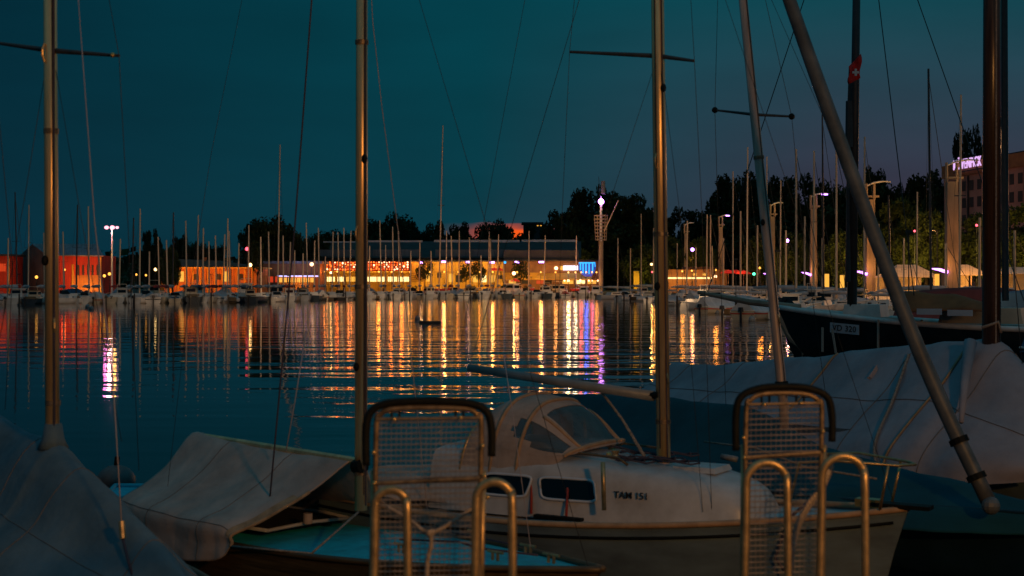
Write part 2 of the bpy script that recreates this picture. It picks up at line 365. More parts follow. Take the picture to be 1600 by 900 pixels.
# ------------------------------------------------------------------ water and land
def water_mat():
    m = bpy.data.materials.new('harbour_water'); m.use_nodes = True; t = m.node_tree; p = t.nodes['Principled BSDF']
    p.inputs['Base Color'].default_value = (0.001, 0.010, 0.016, 1); p.inputs['Roughness'].default_value = 0.035; p.inputs['IOR'].default_value = 1.333
    g = t.nodes.new('ShaderNodeNewGeometry')
    def nz(sx_, sy_, sc_, det, ofs=0):
        mp_ = t.nodes.new('ShaderNodeMapping'); mp_.inputs['Scale'].default_value = (sx_, sy_, 1); mp_.inputs['Location'].default_value = (ofs, ofs, 0); mp_.inputs['Rotation'].default_value = (0, 0, R(6+ofs))
        t.links.new(g.outputs['Position'], mp_.inputs[0]); n = t.nodes.new('ShaderNodeTexNoise'); n.inputs['Scale'].default_value = sc_; n.inputs['Detail'].default_value = det; n.inputs['Roughness'].default_value = .5
        t.links.new(mp_.outputs[0], n.inputs['Vector']); return n.outputs[0]
    def mth(op, a, b):
        n = t.nodes.new('ShaderNodeMath'); n.operation = op
        for i, v in enumerate((a, b)):
            if isinstance(v, float): n.inputs[i].default_value = v
            else: t.links.new(v, n.inputs[i])
        return n.outputs[0]
    h = mth('MULTIPLY', nz(.30, .75, 1.0, 1, 0), WA)
    h = mth('ADD', h, mth('MULTIPLY', nz(.04, .16, 1.0, 1, 7), WC))
    sp_ = t.nodes.new('ShaderNodeSeparateXYZ'); t.links.new(g.outputs['Position'], sp_.inputs[0])
    mr = t.nodes.new('ShaderNodeMapRange'); mr.interpolation_type = 'SMOOTHSTEP'; t.links.new(mth('DIVIDE', sp_.outputs[0], sp_.outputs[1]), mr.inputs[0])
    mr.inputs[1].default_value = -.175; mr.inputs[2].default_value = -.12; mr.inputs[3].default_value = .30; mr.inputs[4].default_value = 1.0
    h = mth('ADD', h, mth('MULTIPLY', nz(.09, .34, 1.0, 2, 11), 0.11))
    h = mth('ADD', h, mth('MULTIPLY', nz(.9, 1.4, 2.2, 2, 3), WB))
    h = mth('MULTIPLY', h, mr.outputs[0])
    b = t.nodes.new('ShaderNodeBump'); b.inputs['Strength'].default_value = 1; b.inputs['Distance'].default_value = 1
    t.links.new(h, b.inputs['Height']); t.links.new(b.outputs[0], p.inputs['Normal'])
    return m
WA, WB, WC = 0.026, 0.006, 0.040
wtr = MB().quad((-2500, -400, 0), (2500, -400, 0), (2500, 4000, 0), (-2500, 4000, 0)).build('water', water_mat()); tag(wtr, kind='structure')
edge = [(-420, 190), (-95, 232), (-60, 246), (-44, 262), (-30, 296), (20, 352), (36, 345), (47, 318), (51, 200), (56, 120), (62, 70), (420, 40)]
LZ = 1.1
mb = MB(); mb.poly([(x, y, LZ) for x, y in edge]+[(900, 40, LZ), (900, 3000, LZ), (-900, 3000, LZ), (-900, 190, LZ)])
tag(mb.build('shore_ground', 'land'), kind='structure')
mb = MB()
for a, b in zip(edge, edge[1:]):
    mb.quad((a[0], a[1], -1), (b[0], b[1], -1), (b[0], b[1], LZ+.12), (a[0], a[1], LZ+.12))
    d = Vector((b[0]-a[0], b[1]-a[1], 0)).normalized(); n = Vector((-d.y, d.x, 0))*.5
    mb.quad((a[0], a[1], LZ+.12), (b[0], b[1], LZ+.12), (b[0]+n.x, b[1]+n.y, LZ+.12), (a[0]+n.x, a[1]+n.y, LZ+.12))
tag(mb.build('quay_edge', 'conc'), kind='structure')
# near quay the photographer stands on
tag(MB().bx(-60, 60, -45, 7.0, -1.5, 1.4).build('quay', 'conc'), kind='structure')
# far dark hillside
mb = MB(); rows = []
for k in range(2):
    rows.append([(x, 620+k*300, LZ if k == 0 else LZ+14+10*noise.noise(Vector((x*.006, 3, 0)))) for x in range(-800, 801, 25)])
tag(mb.grid(rows).build('hills', 'leaf'), kind='structure')

# ------------------------------------------------------------------ trees
def crown(name, w, h, n, seed, ls, shape='round', m='leaf', parent=None, z0=0.0):
    rnd = random.Random(seed); mb = MB(); cl = []
    nc = 34 if n < 2000 else 90
    for k in range(nc):
        while True:
            p = Vector((rnd.uniform(-1, 1), rnd.uniform(-1, 1), rnd.uniform(0, 1)))
            if shape == 'cone': lim = (1-p.z)*1.0+.06
            elif shape == 'column': lim = min(1, (1-p.z)*3+.2)*.9
            else: lim = math.sqrt(max(0, 1-((p.z-.42)/.60)**2))
            rr = math.hypot(p.x, p.y)
            if rr < lim and (rr > lim*.35 or rnd.random() < .3): break
        cl.append(Vector((p.x*w/2, p.y*w/2, z0+p.z*h)))
    for k in range(n):
        c = cl[k % nc]; r = w*(.075 if shape == 'round' else .06)*(1 if nc > 40 else 1.6)
        q_ = Vector((rnd.gauss(0, 1), rnd.gauss(0, 1), rnd.gauss(0, .7))); q_ = q_*(min(1.0, 1.5/max(.01, q_.length))); p = c+q_*r
        a = Vector((rnd.uniform(-1, 1), rnd.uniform(-1, 1), rnd.uniform(-1, 1))).normalized(); b = a.orthogonal().normalized(); s = ls*rnd.uniform(.5, 1.3)
        b = Matrix.Rotation(rnd.uniform(0, 6), 3, a) @ b; c2 = a.cross(b)
        mb.poly([p-b*s, p+c2*s*.55, p+b*s, p-c2*s*.55])
    return mb.build(name, m, parent)
def tree_proto(label, w, h, n, seed, ls, shape, m, th):
    t = thing('tree', label, 'tree'); rnd = random.Random(seed)
    crown('crown', w, h-th, n, seed, ls, shape, m, t, th)
    mb = MB(); mb.tube([(0, 0, -.3), (.05*w*.3, 0, th), (0, 0, h*.75)], [w*.035, w*.026, w*.008], 8)
    for k in range(6):
        a = k*1.1+rnd.random(); z = th*.9+k*(h-th)*.09
        mb.tube([(0, 0, z), (math.cos(a)*w*.18, math.sin(a)*w*.18, z+h*.10), (math.cos(a)*w*.32, math.sin(a)*w*.32, z+h*.22)], [w*.015, w*.01, w*.004], 5)
    mb.build('trunk', 'bark', t); return t
TP = {'round': tree_proto('', 10, 12, 15000, 1, .30, 'round', 'leaf', 2.0),
      'wide': tree_proto('', 13, 11, 16000, 5, .34, 'round', 'leaf', 1.4),
      'cone': tree_proto('', 6, 13, 8000, 2, .26, 'cone', 'leaf', 1.2),
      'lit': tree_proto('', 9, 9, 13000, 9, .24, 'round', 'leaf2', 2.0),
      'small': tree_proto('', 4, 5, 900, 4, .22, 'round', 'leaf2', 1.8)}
PW = {'round': (10, 12), 'wide': (13, 11), 'cone': (6, 13), 'lit': (9, 9), 'small': (4, 5)}
used = set()
def tree(kind, px, ytop, wpx, D, label, rz=None):
    pw, ph = PW[kind]; z1 = zat(ytop, D); s = (z1-LZ)/ph; sw = wpx/F*D/pw*1.28; s *= 1.07
    loc = G(px, D, LZ); rz = random.uniform(0, 6) if rz is None else rz
    if kind in used: r = dup(TP[kind], loc, rz, (sw, sw, s))
    else:
        r = TP[kind]; used.add(kind); r.location = loc; r.rotation_euler = (0, 0, rz); r.scale = (sw, sw, s)
    r['label'] = label; r['category'] = 'tree'; r['group'] = 'trees behind the harbour'; r.name = {'cone': 'conifer_tree', 'small': 'young_tree'}.get(kind, 'tree')
    return r
TL = [
 ('round', 237, 362, 24, 330, 'narrow dark tree right of the twin floodlight pole'),
 ('round', 284, 371, 30, 340, 'small dark tree above the left end of the orange pavilion'),
 ('wide', 322, 384, 60, 350, 'low dark tree behind the pavilion roof'),
 ('wide', 270, 392, 60, 355, 'low dark tree seen between the floodlight pole and the pavilion'),
 ('lit', 264, 396, 26, 262, 'warmly lit bush beside the left corner of the pavilion roof'),
 ('wide', 425, 346, 82, 330, 'big round dark tree standing alone left of the restaurant'),
 ('wide', 478, 374, 70, 350, 'low dark tree between the big round tree and the restaurant'),
 ('wide', 530, 366, 74, 400, 'dark tree behind the left end of the hangar roof'),
 ('wide', 600, 343, 84, 430, 'broad dark tree rising above the hangar roof right of the orange mast'),
 ('round', 640, 352, 44, 430, 'dark tree at the right end of the broad tree above the hangar'),
 ('round', 684, 350, 40, 400, 'small dark tree behind the tallest thin mast'),
 ('round', 722, 352, 42, 400, 'dark tree above the hangar left of the sunset glow'),
 ('wide', 780, 351, 66, 420, 'round dark tree top in front of the red sunset glow'),
 ('round', 842, 356, 60, 430, 'dark tree below the flat-topped tower block'),
 ('round', 884, 330, 56, 372, 'tall dark tree left of the signal tower'),
 ('round', 926, 297, 62, 385, 'highest tree rising just left of the signal tower lamp'),
 ('round', 968, 306, 84, 378, 'large dark tree right of the signal tower'),
 ('wide', 950, 352, 110, 372, 'dense dark tree directly behind the signal tower'),
 ('round', 1006, 326, 60, 372, 'dark tree immediately left of the centre boat mast'),
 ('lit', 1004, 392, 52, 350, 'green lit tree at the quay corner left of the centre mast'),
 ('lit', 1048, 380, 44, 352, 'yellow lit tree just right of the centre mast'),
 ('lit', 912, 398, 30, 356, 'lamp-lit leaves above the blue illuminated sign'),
 ('round', 1072, 330, 64, 400, 'dark tree behind the farthest concrete pylon'),
 ('cone', 1126, 286, 26, 420, 'slim spire-topped conifer left of the tall grove'),
 ('round', 1156, 276, 76, 420, 'tall dark tree at the left of the grove behind the pylons'),
 ('round', 1200, 284, 66, 410, 'tall dark tree behind the leaning mast with a spreader'),
 ('round', 1244, 280, 74, 410, 'tall dark tree in the middle of the grove'),
 ('wide', 1296, 296, 84, 400, 'dark tree at the right of the grove beside the two-post pylon'),
 ('wide', 1200, 340, 190, 398, 'wide dense tree filling the foot of the grove'),
 ('round', 1362, 268, 44, 380, 'dark tree top behind the second pylon from the right'),
 ('wide', 1396, 292, 90, 380, 'dark spreading tree right of the second pylon'),
 ('round', 1452, 274, 62, 370, 'dark tree left of the hotel'),
 ('wide', 1340, 330, 110, 372, 'broad dark tree behind the thick leaning spar'),
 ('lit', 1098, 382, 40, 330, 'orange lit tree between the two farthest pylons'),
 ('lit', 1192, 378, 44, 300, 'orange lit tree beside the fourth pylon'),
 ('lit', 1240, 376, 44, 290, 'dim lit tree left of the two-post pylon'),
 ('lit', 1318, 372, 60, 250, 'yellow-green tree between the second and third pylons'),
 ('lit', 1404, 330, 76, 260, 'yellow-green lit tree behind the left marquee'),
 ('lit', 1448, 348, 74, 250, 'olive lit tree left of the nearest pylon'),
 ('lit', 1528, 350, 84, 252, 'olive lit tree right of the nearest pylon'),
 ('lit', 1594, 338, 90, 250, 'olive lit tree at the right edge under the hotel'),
 ('round', 1516, 208, 44, 420, 'dark tree top rising behind the hotel sign'),
 ('small', 664, 408, 20, 312, 'young tree before the yellow facade at its left end'),
 ('small', 728, 411, 16, 312, 'young tree before the yellow facade under the third wall lamp'),
 ('small', 748, 409, 16, 312, 'young tree before the yellow facade left of the red parasol'),
 ('small', 814, 408, 20, 318, 'young tree before the yellow facade beside the pale upright mast'),
 ('small', 402, 380, 14, 268, 'small lamp-lit tree by the quay light below the big round tree'),
]
for a in TL: tree(*a)
tl = MB(); rnd = random.Random(3)
for k in range(9000):
    x = rnd.uniform(-330, 330); y = rnd.uniform(470, 560); hh = 11+9*noise.noise(Vector((x*.02, 1, 0)))+(9 if x > 90 else 0); z = LZ+rnd.random()**.7*hh
    a = Vector((rnd.uniform(-1, 1), rnd.uniform(-1, 1), rnd.uniform(-1, 1))).normalized(); b = a.orthogonal().normalized()*rnd.uniform(1, 2.2); c2 = a.cross(b)*.7
    tl.poly([Vector((x, y, z))-b, Vector((x, y, z))+c2, Vector((x, y, z))+b, Vector((x, y, z))-c2])
tag(tl.build('distant_wood', 'leaf'), 'distant dark wood along the horizon behind all buildings', 'wood', kind='stuff')

# ------------------------------------------------------------------ buildings on the far shore
def bbox(mb, px0, px1, y0, y1, D, dep, z0=None):
    x0, x1 = (px0-800)/F*D, (px1-800)/F*D
    return mb.bx(x0, x1, D, D+dep, z0 if z0 is not None else zat(y1, D), zat(y0, D))
# red warehouse on the left
D = 268.0
b = thing('boathouse', 'red lit boathouse with a dark gable end and yellow door posts, far left shore', 'building', G(110, D, LZ))
bbox(MB(), 74, 158, 399, 0, D, 10, LZ).build('wall', 'redwall', b, True)
mb = MB(); g0, g1 = G(28, D+14, 0), G(74, D, 0); pk = zat(380, D)
mb.poly([(g0.x, g0.y, LZ), (g1.x-.02, g1.y, LZ), (g1.x-.02, g1.y, zat(399, D)), ((g0.x+g1.x)/2, (g0.y+g1.y)/2, pk), (g0.x, g0.y, zat(400, D))]); mb.build('gable_end', 'greywall', b, True, thick=.1)
mb = MB(); rl = zat(395, D)
mid = (g0+g1)/2
mb.quad((g1.x, g1.y-.4, zat(400, D)+.1), ((158-800)/F*D+.5, D-.4, zat(401, D)+.1), ((158-800)/F*D-3, D+8, pk), (mid.x, mid.y-.3, pk)); mb.build('roof', 'metal_roof', b, True, thick=.2)
for x, w in ((71.5, 4), (113.5, 3), (157, 2)): bbox(MB(), x-w/2, x+w/2, 413 if x != 157 else 402, 0, D-.25, .24, LZ).build('door_post', 'yelwall', b, True)
bbox(MB(), 90, 110, 414, 0, D-.06, .05, LZ).build('door', 'redwall', b, True)
for k in range(5): bbox(MB(), 121+k*7.4, 124+k*7.4, 414, 442, D-.05, .04).build('panel_joint', 'roof', b, True)
bbox(MB(), 115, 158, 430, 0, D-.10, .045, LZ).build('plinth', 'orwall', b, True)
wash(G(100, D-7, 5.0), 850, (1.0, .25, .06), .5); wash(G(140, D-7, 5.0), 850, (1.0, .28, .07), .5); wash(G(132, D-3, 2.0), 420, (1.0, .6, .15), .4)
b = thing('boathouse', 'small red hut cut by the left picture edge', 'building', G(5, D, LZ))
bbox(MB(), -20, 13, 400, 0, D, 8, LZ).build('wall', 'redwall', b, True)
mb = MB(); bbox(mb, -22, 15, 397, 400, D-.4, 9); mb.build('roof', 'roof', b, True)
bbox(MB(), -2, 9, 412, 424, D-.05, .04).build('window', 'win_red', b, True)
bbox(MB(), 12.5, 14.5, 404, 0, D-.25, .24, LZ).build('door_post', 'yelwall', b, True)
wash(G(2, D-6, 4.5), 500, (1.0, .35, .08), .5)
# orange pavilion
D = 275.0
b = thing('pavilion', 'long low orange-lit pavilion with a hipped brown roof and yellow eaves', 'building', G(325, D, LZ))
bbox(MB(), 252, 402, 420, 0, D, 12, LZ).build('wall', 'orwall', b, True)
bbox(MB(), 248, 406, 417.3, 419.6, D-1.6, 14).build('eaves', 'yelwall', b, True)
mb = MB(); a0, a1 = G(249, D-1.5, zat(417, D)+.05), G(405, D-1.5, zat(417, D)+.05); r0, r1 = G(280, D+5, zat(404, D)), G(350, D+5, zat(407, D)); k0, k1 = G(249, D+12, zat(417, D)+.05), G(405, D+12, zat(417, D)+.05)
mb.quad(a0, a1, r1, r0).quad(a0, r0, k0, k0).quad(a1, k1, r1, r1).quad(k0, r0, r1, k1); mb.build('roof', 'tile', b, True)
bbox(MB(), 317, 321, 402, 412, D+4, 1.2).build('chimney', 'orwall', b, True)
for k in range(13):
    x = 255+k*11.6
    if k % 3 == 1: bbox(MB(), x+1, x+9, 428, 437, D-.06, .05).build('window', 'roof', b, True)
    elif k % 3 == 2: bbox(MB(), x+1, x+9, 424, 440, D-.06, .05).build('window', 'win_warm' if k in (2, 8) else 'orwall', b, True)
    bbox(MB(), x-1, x+.8, 420, 0, D-.3, .28, LZ).build('pillar', 'yelwall', b, True)
for x in (262, 300, 340, 380): wash(G(x, D-4, 4.6), 480, (1.0, .30, .05), .4)
# low shed row behind the pavilion
D = 292.0
b = thing('shed', 'long dim grey shed between the big round tree and the restaurant', 'building', G(445, D, LZ))
bbox(MB(), 405, 500, 412, 0, D, 10, LZ).build('wall', 'brwall', b, True)
bbox(MB(), 402, 503, 408, 411.8, D-.6, 12).build('roof', 'metal_roof', b, True)
for k in range(8): bbox(MB(), 408+k*11, 416+k*11, 432, 441, D-.05, .04).build('window', 'win_red' if k < 3 else 'win_warm', b, True)
b = thing('kiosk', 'low kiosk with a glowing pale violet fascia strip', 'building', G(464, 284, LZ))
D = 284.0
bbox(MB(), 434, 492, 432.4, 0, D, 6, LZ).build('wall', 'orwall', b, True)
bbox(MB(), 433, 492, 430.4, 432.2, D-.5, 7).build('light_strip', 'strip_v', b, True)
for k in range(8): bbox(MB(), 436+k*7, 441+k*7, 434, 441, D-.05, .04).build('window', 'win_warm', b, True)
wash(G(463, D-3, 3.6), 350, (1.0, .5, .12), .4)
# hangar behind
D = 345.0
b = thing('hangar', 'long dark hangar roof with pale skylight bands behind the restaurant', 'building', G(700, D, LZ))
bbox(MB(), 505, 905, 404, 0, D, 30, LZ).build('wall', 'greywall', b, True)
mb = MB(); mb.quad(G(500, D-1, zat(404, D)), G(908, D-1, zat(404, D)), G(908, D+16, zat(375, D)), G(512, D+16, zat(375, D))); mb.build('roof', 'roof', b, True, thick=.3)
for (x0, x1, y0, y1, ofs) in ((575, 660, 375.5, 378.5, 0), (678, 812, 374.8, 378.5, 0), (815, 902, 374.5, 378, 0), (505, 560, 377, 379, 0)):
    bbox(MB(), x0, x1, y0, y1, D-1.6, .4).build('skylight_band', 'pale_band', b, True)
for (x0, x1) in ((500, 580), (582, 655), (680, 806), (829, 862)):
    bbox(MB(), x0, x1, 390, 400.5, D-1.55, .5).build('cladding_panel', 'metal_roof', b, True)
# restaurant with red terrace
D = 318.0
b = thing('restaurant', 'two-storey restaurant with a red-lit upper terrace and bright ground floor windows', 'restaurant', G(570, D, LZ))
bbox(MB(), 484, 641, 409, 0, D+3, 12, LZ).build('wall', 'redwall', b, True)
bbox(MB(), 482, 643, 406.3, 408.7, D-.8, 15).build('roof', 'roof', b, True)
bbox(MB(), 486, 640, 423.4, 425.6, D-.4, 3.3).build('terrace_floor', 'yelwall', b, True)
for k in range(14): bbox(MB(), 489+k*11.6, 490+k*11.6, 409, 423, D-.2, .2).build('post', 'roof', b, True)
for k in range(13):
    bbox(MB(), 491+k*11.6, 499.5+k*11.6, 412, 421.5, D+2.9, .06).build('upper_window', 'win_red', b, True)
for i, (x0, x1, mm) in enumerate(((498, 508, 'win_warm'), (511, 523, 'win_bright'), (527, 537, 'win_bright'), (541, 557, 'win_warm'), (574, 588, 'win_bright'), (590, 603, 'win_bright'), (606, 620, 'win_bright'), (622, 639, 'win_bright'))):
    w = bbox(MB(), x0, x1, 432.5, 440, D+2.85, .1).build('window', mm, b, True)
    fr = MB(); 
    for q in range(3): bbox(fr, x0+(x1-x0)*(q+.5)/3-.2, x0+(x1-x0)*(q+.5)/3+.2, 432.5, 440, D+2.78, .05)
    fr.build('frame', 'roof', w, False) if False else fr.build('mullion', 'roof', b, True)
bbox(MB(), 484, 641, 424, 0, D+2.9, .08, LZ).build('ground_floor_wall', 'yelwall', b, True)
for x in (500, 520, 545, 585, 605, 630): wash(G(x, D-1.5, 5.0), 120, (1.0, .55, .12), .3)
for x in (495, 520, 548, 575, 605, 632): wash(G(x, D+.8, zat(411, D)-.3), 120, (1.0, .10, .015), .3)
rnd = random.Random(11)
for row, (yy, dd) in enumerate(((410.2, D-.5), (413.5, D+.4), (416.8, D+1.2), (420.6, D-.3))):
    ls = thing('light_string', ['string of orange bulbs along the terrace roof edge', 'string of orange bulbs second from the top on the terrace', 'string of orange bulbs third from the top on the terrace', 'string of orange bulbs low along the terrace rail'][row], 'string lights', G(565, dd, zat(yy, dd)), 0, 'light strings on the restaurant terrace')
    m3 = MB()
    for k in range(38 if row != 2 else 26):
        p = P(487+k*(4.05 if row != 2 else 6), yy+rnd.uniform(-.9, .9), dd)
        MB().ball(p, rnd.uniform(.10, .24), 6, 4).build('bulb', 'bulb_or' if rnd.random() < .72 else 'bulb_wh', ls, True)
    for k in range(10):
        m3.tube([P(487+k*15.3, yy-.8, dd), P(494.6+k*15.3, yy+.2, dd), P(502.3+k*15.3, yy-.8, dd)], .02, 4)
    m3.build('cable', 'wire', ls, True)
# yellow hall
D = 320.0
b = thing('hall', 'yellow-lit flat-roofed hall in the middle of the far quay', 'building', G(715, D, LZ))
bbox(MB(), 641.5, 786, 409, 0, D, 14, LZ).build('wall', 'yelwall', b, True)
bbox(MB(), 641, 787, 406.6, 408.8, D-.5, 15).build('roof', 'roof', b, True)
bbox(MB(), 642, 786, 424.6, 425.3, D-.12, .1).build('cornice', 'brwall', b, True)
for x0, x1, y0, y1, mm in ((683, 690, 426, 434, 'roof'), (666, 672, 428, 440, 'win_warm'), (700, 708, 428, 441, 'win_warm'), (712, 722, 430, 441, 'roof'), (738, 748, 429, 441, 'win_warm'), (752, 760, 430, 441, 'win_bright'), (778, 785, 430, 436, 'roof'), (765, 774, 430, 441, 'win_warm')):
    bbox(MB(), x0, x1, y0, y1, D-.08, .07).build('window', mm, b, True)
for q in range(5): bbox(MB(), 643, 662, 427+q*3, 427.8+q*3, D-.25, .2).build('bench_slat', 'brwall', b, True)
for x in (662, 700, 747, 771): bbox(MB(), x, x+.7, 409, 0, D-.2, .18, LZ).build('pilaster', 'brwall', b, True)
for i, x in enumerate((658, 694, 731, 769, 808, 846)):
    y = (410, 409, 409.5, 410, 409.5, 409.5)[i]; dd = D-1.2 if x < 790 else 321.0
    l = thing('wall_lamp', ['violet-white lamp on the hall nearest the restaurant', 'violet-white lamp on the hall facade above the dark doorway', 'violet-white lamp on the hall between two young trees', 'violet-white lamp on the hall above the red parasol', 'small violet-white lamp beside the pale upright mast', 'wide violet-white lamp on the brown building left of the white lit sign'][i], 'lamp', G(x, dd, zat(y, dd)), 0, 'violet wall lamps along the far facades')
    w = (4, 8, 6, 7, 7, 8)[i]/F*dd
    MB().box((0, 0, 0), (w, .5, .38)).build('diffuser', 'violet', l); MB().box((0, .3, .3), (w*1.05, 1.4, .12)).build('housing', 'roof', l)
    lamp(G(x, dd-1.6, zat(y, dd)-.2), 170, (1.0, .50, .10), .3); wash(G(x, dd-1.5, zat(y, dd)-.3), 260, (1.0, .56, .10), .4)
for x in (660, 700, 745, 790): wash(G(x, D-3.0, 2.4), 260, (1.0, .55, .10), .4)
# brown building with sign and awning
D = 324.0
b = thing('cafe_building', 'brown-lit cafe with a long white lit sign and yellow awning', 'building', G(860, D, LZ))
bbox(MB(), 787, 936, 408, 0, D+2, 14, LZ).build('wall', 'brwall', b, True)
bbox(MB(), 787, 904, 391, 407.8, D+5, 10).build('upper_wall', 'greywall', b, True)
bbox(MB(), 785.5, 938, 405.8, 408, D+1, 3.8).build('roof', 'roof', b, True)
mb = MB(); mb.quad(P(834, 436.5, D-2.5), P(926, 437, D-2.5), P(922, 427, D+1.9), P(842, 427, D+1.9)); mb.build('awning', 'yelwall', b, True, thick=.08)
bbox(MB(), 787, 842, 426, 437, D+1.9, .08).build('ground_floor_wall', 'yelwall', b, True)
for x0, x1, mm in ((838, 850, 'win_red'), (852, 862, 'roof'), (879, 896, 'win_warm'), (900, 914, 'win_bright'), (918, 932, 'win_warm'), (795, 806, 'win_warm'), (815, 828, 'roof')):
    bbox(MB(), x0, x1, 438, 443.5, D+1.8, .1).build('window', mm, b, True)
s = thing('lit_sign', 'long blank white illuminated sign on the brown cafe wall', 'sign', P(890, 418.5, D+1.6))
bbox(MB(), 880, 903, 415.2, 422, D+1.6, .3).build('panel', 'sign_w', s, True); bbox(MB(), 875, 879.6, 415.6, 422, D+1.6, .3).build('end_panel', 'win_warm', s, True)
s = thing('globe_lamp', 'round white globe lamp on the cafe wall left of the white sign', 'lamp', P(869, 419, D+1.4)); MB().ball((0, 0, 0), .42).build('globe', 'bulb_wh', s); MB().tube([(0, 0, 0), (0, .6, .2)], .05, 5).build('bracket', 'roof', s)
s = thing('blue_sign', 'blue glowing shield-shaped sign with vertical light tubes beside the signal tower', 'sign', P(918, 420, D-1))
mb = MB(); mb.poly([P(904, 410, D-1), P(904, 421, D-1), P(908, 428, D-1), P(914, 432, D-1), P(924, 432, D-1), P(929, 426, D-1), P(931, 418, D-1), P(931, 410, D-1)]); mb.build('panel', 'blue_l', s, True, thick=.3)
mb = MB()
for x, y1 in ((907, 422), (911, 427), (915.5, 428), (920.5, 428), (926, 427), (929.6, 417)): mb.tube([P(x, 411, D-1.35), P(x, y1, D-1.35)], .16, 6)
mb.tube([P(904.5, 410.6, D-1.35), P(930.5, 410.6, D-1.35)], .16, 6); mb.build('light_tubes', 'blue_b', s, True)
for k, x in enumerate((882, 888, 900, 907, 920, 925, 934)):
    o = MB().ball((0, 0, 0), .30 if k in (1, 3) else .2).build('bulb', 'bulb_wh'); o.location = P(x, 438.5, D-2.8)
    tag(o, 'warm bulb hanging under the yellow cafe awning', 'lamp', 'bulbs along the cafe awning')
for x in (866, 890, 912, 930): wash(P(x, 438, D-4.5), 170, (1.0, .42, .08), .4)
wash(P(917, 420, D-3), 60, (.05, .3, 1.0), .8); wash(P(850, 440, D-3), 200, (1.0, .5, .08), .4); wash(P(830, 430, D-4), 380, (1, .52, .1), .4)
# parasols
def parasol(px, py, D, w, label):
    t = thing('parasol', label, 'parasol', G(px, D, LZ), 0, 'red parasols on the far quay'); z = zat(py, D)-LZ; rows = []
    for k in range(9):
        a = k*math.pi/4; rows.append([Vector((0, 0, z+.45)), Vector((math.cos(a)*w*.25, math.sin(a)*w*.25, z+.2)), Vector((math.cos(a)*w/2, math.sin(a)*w/2, z-.25))])
    MB().grid(rows).build('canopy', 'parasol', t, thick=.03); MB().tube([(0, 0, 0), (0, 0, z+.5)], .04, 6).build('pole', 'alu_far', t)
for px, py, D, w, l in ((772, 421, 316, 2.0, 'red parasol open before the yellow hall, left one of a pair'), (780, 421, 316, 2.0, 'red parasol open before the yellow hall, right one of a pair'), (805, 438, 314, 2.2, 'low red parasol in front of the pale upright mast'),
    (1138, 425, 285, 3.6, 'leftmost red parasol right of the third-farthest pylon'), (1150, 425, 283, 3.6, 'middle red parasol of the three beside the low lit hall'), (1162, 426, 280, 3.4, 'rightmost red parasol of the three beside the low lit hall')): parasol(px, py, D, w, l)
wash(P(1150, 420, 278), 260, (1, .25, .05), .4)
rnd = random.Random(77)
PC = 0
for px in [648, 655, 679, 703, 711, 725, 741, 757, 764, 786, 797, 812, 822, 833, 846, 858, 872, 893]:
    D = 311+rnd.uniform(-1, 2); kind = PC % 3; PC += 1
    if kind == 0:
        o = thing('planter', f'planter box with a clipped shrub on the far quay', 'planter', G(px, D, LZ), rnd.uniform(0, 1), 'planters before the halls'); MB().box((0, 0, .25), (1.1, .6, .5)).build('box', 'brwall', o); crown('shrub', 1.2, 1.0, 90, px, .16, 'round', 'leaf2', o, .5)
    elif kind == 1:
        o = thing('cafe_table', 'round cafe table with two stools on the far quay', 'table', G(px, D, LZ), rnd.uniform(0, 1), 'cafe tables on the far quay'); MB().tube([(0, 0, .72), (0, 0, .76)], .45, 12).build('table_top', 'white_p', o); MB().tube([(0, 0, 0), (0, 0, .72)], .04, 6).build('leg', 'roof', o)
        for sx_ in (-.8, .8): MB().box((sx_, 0, .42), (.4, .4, .06)).box((sx_, 0, .2), (.08, .08, .4)).build('stool', 'roof', o)
    else:
        o = thing('dinghy_on_trolley', 'small dinghy with raised bow parked on the far quay', 'dinghy', G(px, D, LZ+.35), rnd.uniform(-.6, .6), 'dinghies parked on the far quay'); hull_parts(hull_rows(3.6, 1.5, .5, .45, .7, .15, .8, .5, 7), o, rnd.choice(['white_f', 'cream_f', 'redwall']), None, 'white_p', .03, nu=9); MB().box((1.6, 0, -.25), (2.2, 1.2, .1)).build('trolley', 'alu_dark', o)
# flat topped tower silhouette far off
D = 620.0
b = thing('tower_block', 'flat-topped dark tower block against the red sunset glow', 'building', G(833, D, LZ))
bbox(MB(), 818, 852, 350, 0, D, 14, LZ).build('wall', 'roof', b, True); bbox(MB(), 815, 849, 347, 349.6, D-1, 16).build('roof', 'roof', b, True)
for x in (839, 844): bbox(MB(), x, x+2.4, 352, 353.2, D-.2, .1).build('window', 'win_warm', b, True)
# low lit hall right of centre mast
D = 300.0
b = thing('low_hall', 'low flat hall with a bright light strip, right of the centre mast', 'building', G(1100, D, LZ))
bbox(MB(), 1040, 1136, 421, 0, D, 10, LZ).build('wall', 'brwall', b, True); bbox(MB(), 1072, 1120, 417, 420.7, D+1, 8).build('roof', 'tile', b, True)
bbox(MB(), 1040, 1113, 433.4, 435.6, D-.3, .25).build('light_strip', 'win_bright', b, True)
for x in (1083, 1098): bbox(MB(), x, x+6, 427, 430.5, D-.06, .05).build('window', 'win_warm', b, True)
wash(G(1060, D-4, 3.5), 700, (1, .5, .1), .4); wash(G(1100, D-4, 3.8), 600, (1, .42, .1), .4)
b = thing('hut', 'tiny yellow-lit hut under the trees left of the centre mast', 'building', G(995, 345, LZ)); bbox(MB(), 990, 999, 424, 0, 345, 4, LZ).build('wall', 'yelwall', b, True); bbox(MB(), 989, 1000, 422.6, 423.8, 344.6, 5).build('roof', 'roof', b, True); wash(G(995, 341, 3.6), 420, (.9, .7, .1), .3)
